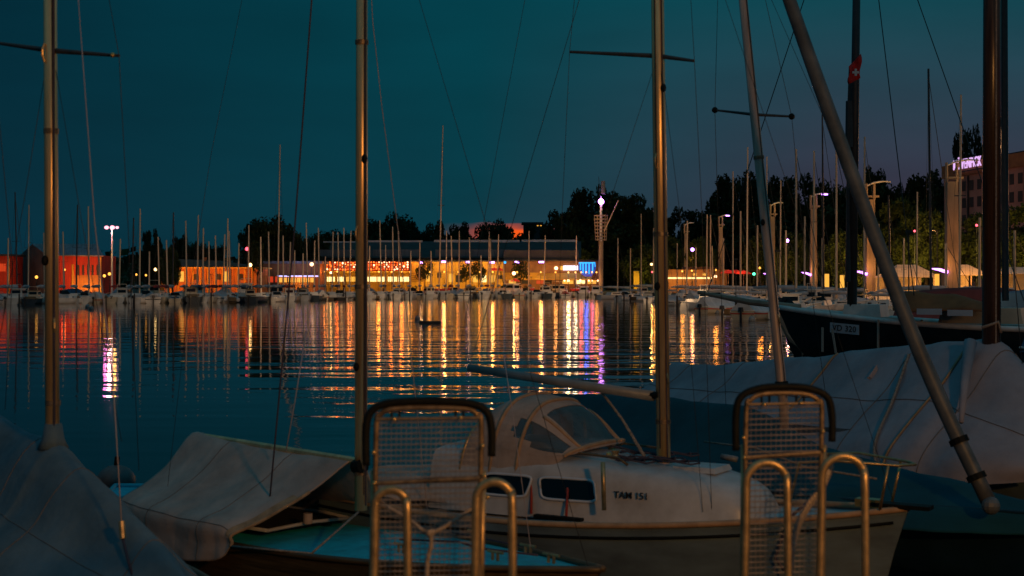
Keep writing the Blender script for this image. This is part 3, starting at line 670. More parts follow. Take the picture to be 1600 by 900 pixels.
# marquees
def marquee(px0, px1, ye, yr, D, label, mm='tent'):
    b = thing('marquee', label, 'tent', G((px0+px1)/2, D, LZ)); e = zat(ye, D); r = zat(yr, D); dp = 9
    x0, x1 = G(px0, D, 0).x, G(px1, D, 0).x; q = (x1-x0)*.3
    mb = MB(); mb.quad((x0, D, e), (x1, D, e), (x1-q, D+dp/2, r), (x0+q, D+dp/2, r)).quad((x0, D, e), (x0+q, D+dp/2, r), (x0+q, D+dp/2, r), (x0, D+dp, e)).quad((x1, D, e), (x1, D+dp, e), (x1-q, D+dp/2, r), (x1-q, D+dp/2, r)).quad((x0, D+dp, e), (x0+q, D+dp/2, r), (x1-q, D+dp/2, r), (x1, D+dp, e))
    mb.build('canopy', mm, b, True, thick=.04)
    mb = MB(); mb.bx(x0+.1, x1-.1, D+dp-.3, D+dp-.2, LZ, e-.02); mb.build('back_wall', mm, b, True)
    for x in (x0+.15, (x0+x1)/2, x1-.15): MB().bx(x-.06, x+.06, D+.1, D+.22, LZ, e-.02).build('pole', 'alu_far', b, True)
    return b
marquee(1393, 1470, 433, 413, 190, 'white marquee roof glowing orange, left of the nearest pylon')
marquee(1488, 1548, 430, 413, 186, 'white marquee roof glowing orange, between the nearest pylon and the dark mast')
marquee(1571, 1640, 428, 417, 190, 'pinkish marquee with lit stalls at the right edge')
for px, z, w in ((1425, 2.6, 900), (1462, 2.4, 700), (1520, 3.0, 500), (1590, 2.5, 600)): lamp(G(px, 191, z), w*.5, (1, .45, .08), .4)
for px in (1410, 1440, 1500, 1530, 1600): wash(G(px, 181, 7.0), 1300, (1, .40, .07), .5, (0, 1, -.35))
b = thing('container', 'grey box container standing at the foot of the nearest pylon', 'container', G(1483, 178, LZ)); bbox(MB(), 1471, 1496, 423, 0, 178, 3, LZ).build('body', 'greywall', b, True); bbox(MB(), 1470.5, 1496.5, 422.2, 422.9, 177.9, 3.2).build('lid', 'white_p', b, True); bbox(MB(), 1482, 1484, 424.5, 0, 177.94, .05, LZ+.1).build('door', 'metal_roof', b, True)
for px, yb in ((1292, 428), (1316, 430), (1464, 428), (1560, 424)):
    D = 172.0; o = thing('bollard_light', {1292: 'squat glowing yellow post right of the two-post pylon', 1316: 'squat glowing yellow post left of the dark ship mast', 1464: 'tall glowing yellow panel beside the nearest pylon', 1560: 'thin glowing yellow panel behind the brown wooden mast'}[px], 'light', G(px, D, LZ), 0, 'glowing yellow posts on the right quay')
    h = zat(yb, D)-LZ; MB().box((0, 0, h/2), (.45, .4, h)).build('lit_body', 'win_warm', o); MB().box((0, 0, h+.06), (.55, .5, .1)).build('cap', 'roof', o)
# hotel
v0 = Vector((103.3, 340, 0)); v1 = Vector((111.5, 286, 0)); d = (v1-v0).normalized(); nrm = Vector((d.y, -d.x, 0)); nrm = -nrm if nrm.x > 0 else nrm
b = thing('hotel', 'pinkish hotel block with rooftop lit sign at the upper right', 'hotel', (v0.x, v0.y, LZ)); Zr = 31.0; L = (v1-v0).length; rz = math.atan2(d.y, d.x)
def hb(mb, s0, s1, z0, z1, out=0.0, dep=14.0):
    c = v0+d*((s0+s1)/2)+nrm*(out-dep/2); return mb.box((c.x, c.y, (z0+z1)/2), (s1-s0, dep, z1-z0), rz)
hb(MB(), 0, L, LZ, Zr-3).build('wall', 'pinkwall', b, True); hb(MB(), -0.5, L+.5, Zr-2.98, Zr, .4).build('parapet', 'brwall', b, True)
hb(MB(), 1, L-1, Zr+.01, Zr+.5, -1.0).build('roof', 'roof', b, True)
for r in range(5):
    for k in range(14):
        lit = False
        w = hb(MB(), 2+k*3.7, 3.9+k*3.7, Zr-6.6-r*3.9, Zr-4.3-r*3.9, .08, .16).build('window', 'win_red' if lit else 'roof', b, True)
for k in (3, 10): hb(MB(), 1.2+k*3.7, 1.8+k*3.7, LZ, Zr-3.2, .3, .6).build('downpipe', 'roof', b, True)
M['win_red2'] = em('lit_hotel_window', (1.0, 0.17, 0.03), .55)
hb(MB(), 21.9, 24.2, Zr-6.7, Zr-4.2, .2, .2).build('lit_window', 'win_red2', b, True)
sg = thing('hotel_sign', 'backlit rooftop lettering on the hotel parapet', 'sign', (v0.x, v0.y, Zr))
c = v0+d*13.7+nrm*1.0
# letters face the water; they stand on the parapet
mw = frame((c.x, c.y, Zr-.5), d, (0, 0, 1))
text_mesh('MÖVENPICK', 3.2, 'letters', 'sign_letter', sg, mw, .10, 1.05, .74)
cb = v0+d*13.7+nrm*.75; MB().box((cb.x, cb.y, Zr-2.1), (14.5, .2, .25), rz).build('mounting_rail', 'roof', sg, True)
wash((80, 300, 16), 1600, (1, .36, .18), 1, (1, .1, .3)); wash((84, 270, 14), 1200, (1, .36, .18), 1, (1, .1, .3))

# ------------------------------------------------------------------ signal tower
D = 322.0
t = thing('signal_tower', 'tall lattice signal tower with a violet lamp and a grey antenna drum', 'tower', G(939, D, LZ)); x0 = G(939, D, 0).x
MB().tube([(x0, D, LZ), (x0, D, zat(377, D))], .55, 10).build('column', 'pylon', t, True)
cage = MB(); Rr = 1.55
for k in range(8):
    z = zat(337+k*5.4, D); r = Rr*(1-.03*k)
    cage.tube([(x0+r*math.cos(a*math.pi/5), D+r*math.sin(a*math.pi/5), z) for a in range(11)], .11, 5)
for a in range(5):
    an = a*math.pi*2/5+.3; cage.tube([(x0+Rr*math.cos(an), D+Rr*math.sin(an), zat(336, D)), (x0+Rr*.8*math.cos(an), D+Rr*.8*math.sin(an), zat(376, D))], .1, 5)
cage.build('cage', 'pylon', t, True)
MB().tube([(x0, D, zat(377, D)), (x0, D, zat(318, D)), (x0, D, zat(306, D))], [.32, .28, .12], 8).build('upper_column', 'white_p', t, True)
MB().ball((x0, D-.5, zat(315, D)), .62).build('beacon', 'violet_s', t, True)
MB().tube([(x0+.5, D, zat(303, D)), (x0+.5, D, zat(283, D))], .5, 10).build('antenna_drum', 'fender', t, True)
MB().tube([(x0-.3, D, zat(306, D)), (x0-.5, D, zat(276, D))], .06, 5).build('aerial', 'wire', t, True)
MB().tube([(x0+.6, D-2, zat(362, D)), (x0+3.8, D-2, zat(314, D))], .13, 5).build('jib', 'alu_far', t, True)
wash((x0-1.2, D-2.6, zat(325, D)), 160, (1, .50, .10), .3); wash((x0-2, D-5, zat(360, D)), 170, (1, .55, .14), .3); wash((x0-1.5, D-4, 6), 40, (1, .5, .12), .3)

# ------------------------------------------------------------------ pylons on the right quay
def pylon(px, ytop, D, wpx, label, twin=False, s=1.0):
    t = thing('lighting_pylon', label, 'lamp post', G(px, D, LZ), 0, 'concrete lighting pylons along the right quay'); top = zat(ytop, D)-LZ; w = wpx/F*D
    body = MB(); hb_ = top*.86
    body.box((0, 0, hb_/2), (w, w*.7, hb_), 0, .82); body.build('column', 'pylon', t)
    fr = MB()
    for sx_ in (-1, 1): fr.tube([(sx_*w*.40, 0, hb_), (sx_*w*.40, 0, top)], .13*s+.05, 6)
    fr.tube([(-w*.4, 0, hb_+.2*(top-hb_)), (w*.9, 0, hb_+.2*(top-hb_))], .12*s+.04, 6); fr.build('head_frame', 'pylon', t)
    arm = MB(); arm.tube([(-w*.5, 0, top-.4), (w*.3, -.2, top+.12), (w*1.2, -.4, top+.3), (w*2.0, -.6, top+.22)], [.10, .13, .12, .07], 6); arm.build('arm', 'white_p', t)
    if twin:
        lm = MB(); lm.box((w*1.5, -.5, top+.08), (w*.8, .4, .16)); lm.build('lamp_head', 'violet', t)
    q = top*.21
    l2 = MB(); l2.tube([(-w*.45, -w*.4, q-.15), (-w*1.1, -w*.5, q+.15), (-w*1.9, -w*.6, q+.3)], [.20, .17, .03], 6); l2.build('lower_lamp', 'violet_lo', t)
    c = G(px, D, LZ)
    wash((c.x-w*.7, c.y-w*.9-.5, LZ+q+.5), 170*w*w/4+20, (1, .38, .06), .25)
    wash((c.x+w*.7, c.y-w-2.5, LZ+q*2.4), 300*w*w/4, (1, .37, .08), .25)
    wash((c.x+w*1.0, c.y-2.2, LZ+top-1.2), 90*w*w/4+20, (1, .50, .14), .2)
    lamp((c.x-w*.9, c.y-w-1.2, LZ+q+.3), 110, (1, .45, .10), .2)
    return t
pylon(1487, 254, 166, 20, 'nearest and widest pylon, beside the marquees under the hotel')
pylon(1360, 287, 200, 15, 'second nearest pylon, right of the dark ship mast', False)
pylon(1271, 305, 232, 11, 'pylon with twin posts and a violet arm lamp, third from the right', True)
pylon(1207, 319, 262, 8, 'slim pylon mostly behind the leaning mast, fourth from the right')
pylon(1126, 338, 305, 7, 'slim pylon with a violet arm lamp left of the red parasols', True)
pylon(1072, 350, 330, 6, 'farthest pylon, just right of the centre mast')
# left twin floodlight
D = 262.0
t = thing('floodlight_pole', 'slim lit pole with three pinkish floodlights at the left shore', 'lamp post', G(175, D, LZ)); x0 = G(175, D, 0).x; zt = zat(356, D)
MB().tube([(x0, D, LZ), (x0, D, zt)], [.20, .13], 8).build('pole', 'white_p', t, True)
MB().tube([(x0-1.0, D, zt), (x0+1.1, D, zt)], .07, 6).build('crossarm', 'roof', t, True)
for dx, r in ((-.95, .42), (.12, .48), (1.0, .32)): MB().ball((x0+dx, D-.2, zt+.05), r, 10, 6, (1, 1, .8)).build('floodlight', 'pinkwhite', t, True)
lamp((x0-.1, D-1.4, zt-.3), 520, (1, .40, .42), .35); lamp((x0+.9, D-1.4, zt-.3), 90, (1, .50, .10), .3); lamp((x0-.9, D-1.4, zt-.3), 90, (1, .20, .6), .3); wash((x0-.5, D-3, zt-5), 200, (1, .5, .12), .4)
def slamp(px, py, D, label, m='amber', r=.28, pw=0, cl=(1, .45, .1)):
    t = thing('quay_lamp', label, 'lamp post', G(px, D, LZ), 0, 'small lamps along the far shore'); z = zat(py, D)-LZ
    MB().tube([(0, 0, 0), (0, 0, z)], .06, 6).build('pole', 'wire', t); MB().ball((0, 0, z), r, 8, 5).build('globe', m, t)
    if pw: lamp(G(px, D-1, LZ+z+.1) - Vector((0, .6, 0)), pw, cl, .2)
for a in ((57, 433, 245, 'small warm lamp before the dark gable'), (163, 431, 250, 'yellow lamp right of the red boathouse'), (171, 428, 250, 'yellow lamp at the foot of the floodlight pole'), (213, 429, 250, 'tiny amber lamp right of the floodlight pole', 'amber', .2, 0), (228, 430, 252, 'small orange lamp left of the pavilion', 'amber', .2, 0),
    (243, 421, 262, 'white lamp beside the pavilion corner', 'warmlamp', .3, 0), (391, 414, 255, 'yellow lamp on a pole at the right end of the pavilion', 'warmlamp', .35, 25), (386, 389, 262, 'red signal lamp high on a thin pole by the pavilion', 'red_l', .35, 0), (487, 413, 290, 'pink white lamp at the left end of the terrace', 'bulb_wh', .4, 0), (517, 426, 300, 'pink lamp in front of the restaurant wall', 'bulb_wh', .28, 60), (803, 427, 306, 'white lamp before the yellow hall right of the red parasols', 'bulb_wh', .42, 300),
    (789, 410, 310, 'blue-green lamp at the corner of the yellow hall', 'blue_b', .3, 0), (1082, 390, 300, 'violet blue lamp above the low lit hall', 'violet', .4, 120), (1230, 376, 280, 'violet pink lamp in the trees left of the twin-post pylon', 'violet_s', .32, 260), (1018, 413, 330, 'yellow lamp left of the centre mast', 'warmlamp', .3, 300), (1019, 425, 320, 'small red lamp left of the centre mast', 'red_l', .2, 0), (1178, 428, 280, 'small green light below the fourth pylon', 'green_l', .3, 0),
    (1429, 361, 240, 'tiny red lamp in the lit trees left of the nearest pylon', 'red_l', .2, 0), (1526, 352, 240, 'tiny pink lamp in the lit trees right of the nearest pylon', 'red_l', .22, 0), (1118, 432, 290, 'pinkish lamp at the foot of the farthest twin pylon', 'bulb_wh', .3, 200), (1014, 329, 372, 'tiny red warning light above the trees left of the centre mast', 'red_l', .18, 0)):
    slamp(*a)
for px, D, z, pw in ((1330, 238, 5, 900), (1404, 236, 6, 1400), (1448, 232, 6, 1400), (1528, 232, 6, 1300), (1594, 232, 6, 1300), (1192, 284, 4, 500), (1240, 276, 4, 420), (1098, 316, 4, 450), (1004, 338, 4, 350), (1050, 338, 4, 350), (912, 350, 6, 250)):
    wash(G(px, D, z), pw*2, (1, .60, .12), .4, (0, 1, .55))
# lamps added between the boats and the halls: they light the hulls and make the long reflections
for i, (px, D, pw, cl_) in enumerate(((547, 300, 300, (1, .22, .04)), (592, 302, 420, (1, .24, .03)), (628, 304, 420, (1, .20, .02)), (694, 308, 520, (1, .34, .04)), (770, 310, 460, (1, .34, .04)), (845, 312, 480, (1, .38, .05)), (888, 316, 620, (1, .66, .25)), (1021, 300, 420, (1, .32, .04)), (1066, 290, 200, (1, .32, .04)), (1081, 280, 300, (1, .32, .04)), (1118, 262, 300, (1, .30, .04)), (1187, 230, 260, (1, .28, .03)), (101, 258, 50, (1, .08, .02)), (508, 300, 170, (1, .24, .03)), (527, 300, 200, (1, .13, .015)), (563, 303, 260, (1, .10, .012)), (612, 304, 300, (1, .18, .02)), (641, 306, 220, (1, .34, .04)), (672, 306, 160, (1, .30, .03)), (716, 308, 150, (1, .28, .03)), (750, 310, 170, (1, .30, .03)), (808, 312, 180, (1, .30, .03)), (868, 316, 200, (1, .34, .06)), (899, 316, 300, (1, .75, .4)), (908, 316, 240, (1, .06, .04)), (916, 316, 260, (.10, .12, 1)), (925, 316, 200, (1, .06, .10)), (932, 316, 200, (1, .30, .05)))):
    t = thing('quay_lamp', 'added fill lamp standing on the far quay edge between two moored boats', 'lamp post', G(px, D-6, LZ), 0, 'added fill lamps on the far quay edge')
    MB().tube([(0, 0, 0), (0, 0, 4.2)], .06, 6).build('pole', 'wire', t); MB().ball((0, 0, 4.35), .2, 8, 5).build('globe', 'amber', t)
    lamp(G(px, D-6, LZ+4.4)-Vector((0, .6, 0)), pw*.8, cl_, .45)

for i, (x, y, z) in enumerate(((46, 262, 11), (50, 214, 11), (53, 172, 11), (57, 128, 11))):  # lamps added on the promenade to warm the right-hand masts and hulls
    t = thing('added_promenade_lamp', ['farthest of the added promenade lamps on the right quay', 'third added promenade lamp on the right quay', 'second added promenade lamp on the right quay', 'nearest added promenade lamp on the right quay, outside the frame'][i], 'lamp post', (x+14, y, LZ), 0, 'added promenade lamps')
    MB().tube([(0, 0, 0), (0, 0, z-LZ)], .09, 6).build('pole', 'alu_dark', t); MB().box((-.3, 0, z-LZ), (.9, .4, .15)).build('lamp_head', 'roof', t)
    wash((x+13.6, y, z-.4), 7000, (1, .45, .16), .3, (-1, -.5, -.1))

# ------------------------------------------------------------------ boats: prototypes
def outboard(root, x, y=0, z=.55):
    mb = MB(); mb.box((x-.28, y, z+.28), (.38, .30, .36), 0, .85); mb.build('outboard_motor', 'motor', root)
    MB().box((x-.25, y, z-.25), (.16, .14, .75), 0, .8).build('motor_leg', 'motor', root)
protos = {}
def p_covered(key, cover, hullm='white_f', L=6.0, B=2.2, hgt=1.0, stripe='blue_c', style=0):
    t = thing('motorboat', '', 'boat'); rows = hull_rows(L, B, .75, .72, 1.1, .35, .88, .6, 9); g = hull_parts(rows, t, hullm, None, 'white_p', .035, nu=11)
    mb = MB()
    for sd in (0, -1): mb.tube([Vector((r[sd].x, r[sd].y*1.01, r[sd].z*.72)) for r in g], .05, 5)
    mb.tube([Vector((-.02, g[0][0].y, .5)), Vector((-.02, g[0][-1].y, .5))], .05, 5); mb.build('stripe', stripe, t)
    cv = []; prof_ = {0: (.55, .75, 1.0, .85, .10), 1: (.95, 1.0, .75, .45, .10), 2: (.25, .95, 1.0, .30, .12)}[style]
    for k, u in enumerate((0.0, .25, .5, .72, .93)):
        r = g[int(u*10)]; a, b_ = r[0], r[-1]; c = (a+b_)/2+Vector((0, 0, hgt*prof_[k]))
        cv.append([a+Vector((0, .04, -.14)), a+Vector((0, 0, .04)), a.lerp(c, .5)+Vector((0, 0, .02)), c+(a-b_)*.08, c+(b_-a)*.08, b_.lerp(c, .5)+Vector((0, 0, .02)), b_+Vector((0, 0, .04)), b_+Vector((0, -.04, -.14))])
    MB().grid(wrinkle(loft(cv, 9, 15), .05, 1.4, len(protos)*3.1)).build('cover', cover, t)
    e = cv[0]; MB().poly([e[1], e[2], e[3], e[4], e[5], e[6]]).build('cover_back', cover, t)
    outboard(t, 0)
    for sy in (-1, 1): MB().tube([(L*.35, sy*(B/2+.1), .6), (L*.35, sy*(B/2+.1), .05)], .11, 7).build('fender', 'white_p', t)
    MB().tube([(L*.80, -.5, 1.0), (L*.9, -.3, 1.55), (L*.98, 0, 1.6), (L*.9, .3, 1.55), (L*.80, .5, 1.0)], .03, 5).build('bow_rail', 'alu_far', t)
    protos[key] = t
def p_cabin(key, hullm, cab, trim):
    t = thing('motorboat', '', 'boat'); L, B = 6.6, 2.4; hull_parts(hull_rows(L, B, .8, .8, 1.25, .35, .9, .7, 9), t, hullm, 'white_f', trim, .05, nu=11)
    MB().box((L*.52, 0, 1.45), (2.0, 1.6, 1.15), 0, .84).build('wheelhouse', cab, t)
    for sy in (-1, 1): MB().box((L*.52, sy*.74, 1.6), (1.5, .06, .42)).build('side_window', 'glass', t)
    MB().box((L*.52-.95, 0, 1.62), (.05, 1.1, .40)).build('rear_window', 'glass', t)
    MB().box((L*.52, 0, 2.06), (2.2, 1.6, .07)).build('cabin_roof', trim, t)
    MB().tube([(L*.4, -.7, 2.05), (L*.38, -.6, 2.6), (L*.38, .6, 2.6), (L*.4, .7, 2.05)], .035, 5).build('light_arch', 'alu_far', t)
    MB().box((L*.16, 0, .95), (.6, 1.5, .35)).build('stern_bench', trim, t); outboard(t, 0, .55)
    MB().tube([(L*.70, -.8, 1.15), (L*.85, -.5, 1.75), (L*.99, 0, 1.8), (L*.85, .5, 1.75), (L*.70, .8, 1.15)], .03, 5).build('bow_rail', 'alu_far', t)
    protos[key] = t
def p_rib(key):
    t = thing('inflatable_boat', '', 'boat'); r = .26
    MB().tube([(0, -.75, .35), (2.6, -.75, .38), (3.6, -.45, .5), (3.95, 0, .6), (3.6, .45, .5), (2.6, .75, .38), (0, .75, .35)], r, 10).build('tube', 'pale_c', t, smooth=True)
    MB().box((1.6, 0, .25), (3.2, 1.1, .12)).build('floor', 'roof', t); MB().box((1.5, 0, .6), (.35, 1.1, .08)).build('thwart', 'white_p', t); MB().box((.02, 0, .45), (.08, 1.1, .5)).build('transom', 'wood_hull', t); outboard(t, 0, .45)
    protos[key] = t
def p_open(key, hullm, trim):
    t = thing('motorboat', '', 'boat'); L, B = 5.6, 2.1; hull_parts(hull_rows(L, B, .7, .7, 1.0, .3, .9, .6, 9), t, hullm, 'white_f', 'white_p', .04, nu=11)
    mb = MB(); mb.box((L*.55, 0, .95), (1.7, 1.3, .5), 0, .8); mb.build('cuddy', 'white_f', t)
    mb = MB(); mb.quad((L*.42, -.75, 1.15), (L*.42, .75, 1.15), (L*.36, .6, 1.6), (L*.36, -.6, 1.6)); mb.build('windscreen', 'glass', t, thick=.03)
    MB().box((L*.2, 0, .85), (1.2, 1.2, .28)).build('seat', trim, t); outboard(t, 0)
    MB().tube([(L*.93, -.3, 1.0), (L*.97, -.15, 1.5), (L*.99, 0, 1.55), (L*.97, .15, 1.5), (L*.93, .3, 1.0)], .025, 5).build('bow_rail', 'alu_far', t)
    protos[key] = t
def p_sail(key, hullm, cover, mastm='alu_far', L=7.5, r=.085, rig=True):
    t = thing('sailboat', '', 'sailboat'); B = L*.32; hull_parts(hull_rows(L, B, .8, .75, 1.1, .35, .7, .9, 9), t, hullm, 'white_f', 'white_p', .03, nu=11)
    mb = MB(); mb.box((L*.48, 0, 1.02), (L*.34, B*.55, .45), 0, .85); mb.build('cabin', 'white_f', t)
    mb = MB(); mb.box((L*.48, 0, 1.05), (L*.22, B*.56, .14)); mb.build('cabin_window', 'glass', t)
    m = MB(); m.tube([(L*.60, 0, 0), (L*.60, 0, 1)], [r, r*.8], 7); mm = m.build('mast', mastm, t); mm.location.z = 1.1
    MB().tube([(L*.60-.1, 0, 2.1), (L*.3, 0, 2.15), (L*.08, 0, 2.1)], [.22, .20, .10], 7).build('boom_cover', cover, t, smooth=True)
    if rig:
        g = MB(); g.tube([(L*.60, 0, .97), (L*.97, 0, 0)], .012, 3)
        for sy in (-1, 1): g.tube([(L*.60, 0, .96), (L*.60, sy*.55, .52), (L*.58, sy*.62, 0)], .010, 3)
        g.box((L*.60, 0, .52), (.05, 1.1, .004))
        o = g.build('rigging', 'wire', t); o.location.z = 1.1
    outboard(t, 0, .4); protos[key] = t
p_covered('cov_grey', 'grey_c', 'white_f', 6.0, 2.2, .8, 'navy_hull', 0); p_covered('cov_pale', 'pale_c', 'cream_f', 6.4, 2.3, 1.0, 'redwall', 1); p_covered('cov_blue', 'blue_c', 'white_f', 5.6, 2.1, .75, 'blue_c', 2); p_covered('cov_red', 'red_c', 'white_f', 6.2, 2.2, .75, 'navy_hull', 0); p_cabin('cab_w', 'white_f', 'white_f', 'white_p'); p_cabin('cab_b', 'navy_hull', 'cream_f', 'wood_hull'); p_rib('rib')
p_open('open_w', 'white_f', 'grey_c'); p_open('open_c', 'cream_f', 'blue_c')
p_sail('sail_w', 'white_f', 'grey_c'); p_sail('sail_b', 'navy_hull', 'blue_c'); p_sail('sail_r', 'cream_f', 'red_c'); p_sail('sail_n', 'white_f', 'pale_c', 'alu_dark')
DESC = {'cab_w': 'white cabin motorboat', 'cab_b': 'navy cabin motorboat', 'rib': 'pale inflatable boat', 'cov_grey': 'grey-covered white motorboat', 'cov_pale': 'pale-covered cream motorboat', 'cov_blue': 'blue-covered white motorboat', 'cov_red': 'red-covered white motorboat', 'open_w': 'open white motorboat', 'open_c': 'open cream motorboat', 'sail_w': 'white bare-masted sailboat', 'sail_b': 'navy bare-masted sailboat', 'sail_r': 'cream red-boomed sailboat', 'sail_n': 'white dark-masted sailboat'}
first = set(); fleet = []
def shore(px):   # nearest boat stern distance along the far moorings
    pts = [(-60, 200), (100, 212), (250, 216), (400, 226), (560, 262), (700, 282), (870, 300), (935, 305)]
    for (a, da), (b_, db) in zip(pts, pts[1:]):
        if px <= b_: return da+(db-da)*max(0, (px-a))/(b_-a)
    return 305
def thickmast(me, k):
    nm = me.name+'_thick'
    if nm in bpy.data.meshes: return bpy.data.meshes[nm]
    m2 = me.copy(); m2.name = nm; cx = sum(v.co.x for v in m2.vertices)/len(m2.vertices)
    for v in m2.vertices: v.co.x = cx+(v.co.x-cx)*k; v.co.y *= k
    return m2
def put(key, px, D, rz, s=1.0, mast=None, lean=0.0, thick=1):
    z = -.0
    if key in first: r = dup(protos[key], G(px, D, z), rz, s)
    else: r = protos[key]; first.add(key); r.location = G(px, D, z); r.rotation_euler = (0, 0, rz); r.scale = (s, s, s)
    if key.startswith('sail'):
        L = 7.5; hm = (mast if mast else 8.5)/s
        # place so the mast stands at px
        c, sn = math.cos(rz), math.sin(rz); r.location = G(px, D, z)-Vector((c*L*.6*s, sn*L*.6*s, 0))
        for ch in r.children:
            if ch.name.startswith('mast') or ch.name.startswith('rigging'):
                ch.scale = (1, 1, hm-1.1)
                if ch.name.startswith('mast') and thick != 1: ch.scale = (1, 1, hm-1.1); ch.data = thickmast(ch.data, thick)
                if lean: ch.rotation_euler = (R(lean), 0, 0)
    r['group'] = 'boats moored along the far shore'
    fleet.append((px, key, r)); return r
rnd = random.Random(21)
keys = ['cov_grey', 'open_w', 'cab_w', 'cov_pale', 'rib', 'open_c', 'cov_grey', 'cab_w', 'open_w', 'cov_blue', 'cab_b', 'cov_pale', 'rib', 'cov_red']
px = -14.0; k = 0
while px < 940:
    key = keys[(k*5+int(rnd.random()*3)) % len(keys)]
    D = shore(px)+rnd.uniform(-1.5, 2.5); wpx = 3.1*F/D
    put(key, px, D, R(90)+R(rnd.uniform(-26, 26)), rnd.uniform(.95, 1.25)); px += wpx*rnd.uniform(.80, 1.15); k += 1
px = -6.0
while px < 930:      # second row, tied up behind the first
    D = shore(px)+10.5+rnd.uniform(-1, 1); put(keys[(k*5+int(rnd.random()*3)) % len(keys)], px, D, R(90)+R(rnd.uniform(-30, 30)), rnd.uniform(1.2, 1.5)); px += 3.6*F/D*rnd.uniform(1.0, 1.5); k += 1
# masts traced from the photo: px, ytop, depth offset behind the first row, key
MS = [(27, 300, 14, 'sail_n'), (44, 320, 18, 'sail_w'), (100, 362, 14, 'sail_w'), (119, 320, 16, 'sail_n'), (139, 322, 12, 'sail_w'), (206, 340, 16, 'sail_n'), (218, 326, 13, 'sail_w'), (249, 370, 12, 'sail_r'), (270, 332, 18, 'sail_n'), (292, 345, 13, 'sail_w'), (308, 336, 16, 'sail_w'), (327, 377, 10, 'sail_w'), (349, 366, 14, 'sail_r'), (355, 341, 16, 'sail_w'), (360, 361, 11, 'sail_w'), (388, 352, 14, 'sail_b'),
      (421, 362, 16, 'sail_w'), (434, 226, 14, 'sail_w'), (443, 368, 12, 'sail_w'), (459, 391, 10, 'sail_r'), (473, 396, 12, 'sail_w'), (481, 348, 18, 'sail_w'), (491, 376, 12, 'sail_b'), (499, 356, 16, 'sail_w'), (519, 362, 14, 'sail_w'), (538, 356, 18, 'sail_r'), (546, 361, 12, 'sail_w'), (577, 384, 10, 'sail_w'), (596, 344, 12, 'sail_w'), (602, 383, 16, 'sail_b'), (624, 361, 13, 'sail_w'), (641, 392, 10, 'sail_w'), (674, 392, 9, 'sail_w'), (686, 196, 16, 'sail_w'), (697, 361, 13, 'sail_w'), (707, 369, 12, 'sail_r'), (717, 361, 16, 'sail_w'), (735, 371, 12, 'sail_w'), (763, 362, 12, 'sail_r'), (767, 373, 16, 'sail_w'), (777, 366, 12, 'sail_w'), (826, 361, 11, 'sail_w'), (788, 411, 9, 'sail_b')]
rm = random.Random(99)
MS += [(q, rm.uniform(352, 402), rm.choice([10, 13, 17, 20]), rm.choice(['sail_w', 'sail_w', 'sail_r', 'sail_b'])) for q in (12, 70, 88, 155, 186, 233, 262, 317, 338, 372, 408, 452, 508, 530, 560, 615, 655, 752, 850, 900)]
for i, (px, yt, off, key) in enumerate(MS):
    D = shore(px)+off-6; put(key, px, D, R(90)+R(((i*37) % 19)-9), 1.2, zat(yt, D), ((i*53) % 7-3)*.45, 1.15)
# right-hand moorings, running towards the camera
RB = [(965, 470, 'cov_pale'), (990, 471, 'cov_grey'), (1012, 473, 'cov_pale'), (1052, 476, 'open_w'), (1078, 479, 'cov_grey'), (1102, 483, 'cov_pale'), (1120, 487, 'cov_blue'), (1150, 486, 'cov_grey'), (1178, 492, 'cov_grey'), (1062, 470, 'open_c'), (1092, 472, 'cov_red'), (1130, 474, 'open_w'), (1160, 478, 'cov_grey'), (1190, 482, 'cov_pale'), (1222, 480, 'open_w'), (1256, 482, 'cov_pale'), (1284, 482, 'cov_grey'), (1240, 474, 'cov_blue'), (1275, 474, 'open_w'), (1306, 478, 'cov_pale'), (1366, 478, 'open_w'), (1386, 474, 'cov_pale'), (1110, 466, 'cov_grey'), (1145, 467, 'open_c'), (1182, 469, 'cov_red'), (1212, 470, 'open_w'), (1344, 472, 'cov_grey')]
RB += [(1030, 478, 'cov_grey'), (1068, 484, 'cov_pale'), (1096, 490, 'cov_grey'), (1136, 495, 'open_w'), (1160, 500, 'cov_pale'), (1196, 499, 'cov_grey'), (1016, 468, 'cov_blue'), (1040, 467, 'cov_grey'), (1232, 488, 'cov_grey'), (1262, 489, 'cov_blue'), (1300, 487, 'cov_pale'), (1328, 484, 'open_c'), (1210, 476, 'cov_pale'), (1332, 476, 'cov_red'), (1380, 482, 'cov_blue'), (975, 466, 'open_w'), (950, 467, 'cov_grey')]
for i, (px, yw, key) in enumerate(RB):
    D = H*F/(yw-HZ); key = rnd.choice([key, key, 'cab_w', 'open_w', 'rib', 'cov_pale']); put(key, px, D, R(20)+R(rnd.uniform(-35, 35)), rnd.uniform(.9, 1.15))
MR = [(1002, 334, 250, 'sail_w'), (1021, 356, 262, 'sail_w'), (1073, 345, 235, 'sail_w'), (1087, 386, 240, 'sail_w'), (1104, 335, 220, 'sail_w'), (1110, 336, 226, 'sail_w'), (1114, 384, 250, 'sail_r'), (1145, 268, 190, 'sail_w'), (1167, 230, 170, 'sail_w'), (1198, 245, 175, 'sail_w'), (1219, 281, 180, 'sail_w'), (1244, 233, 158, 'sail_w'), (1271, 236, 160, 'sail_w'), (1307, 231, 150, 'sail_w'), (1350, 214, 160, 'sail_w'), (1392, 305, 150, 'sail_n'), (1455, 106, 120, 'sail_n'), (1499, 148, 128, 'sail_w'), (1287, 178, 150, 'sail_n')]
MR += [(q, y_, d_, 'sail_w') for q, y_, d_ in ((1040, 372, 250), (1058, 380, 240), (1130, 372, 200), (1157, 330, 190), (1183, 352, 185), (1228, 360, 170), (1257, 338, 165), (1285, 372, 160), (1325, 330, 150), (1372, 350, 150), (1412, 372, 140), (1432, 300, 150), (1478, 380, 130), (1530, 340, 130), (1585, 360, 130), (965, 372, 270), (985, 388, 270))]
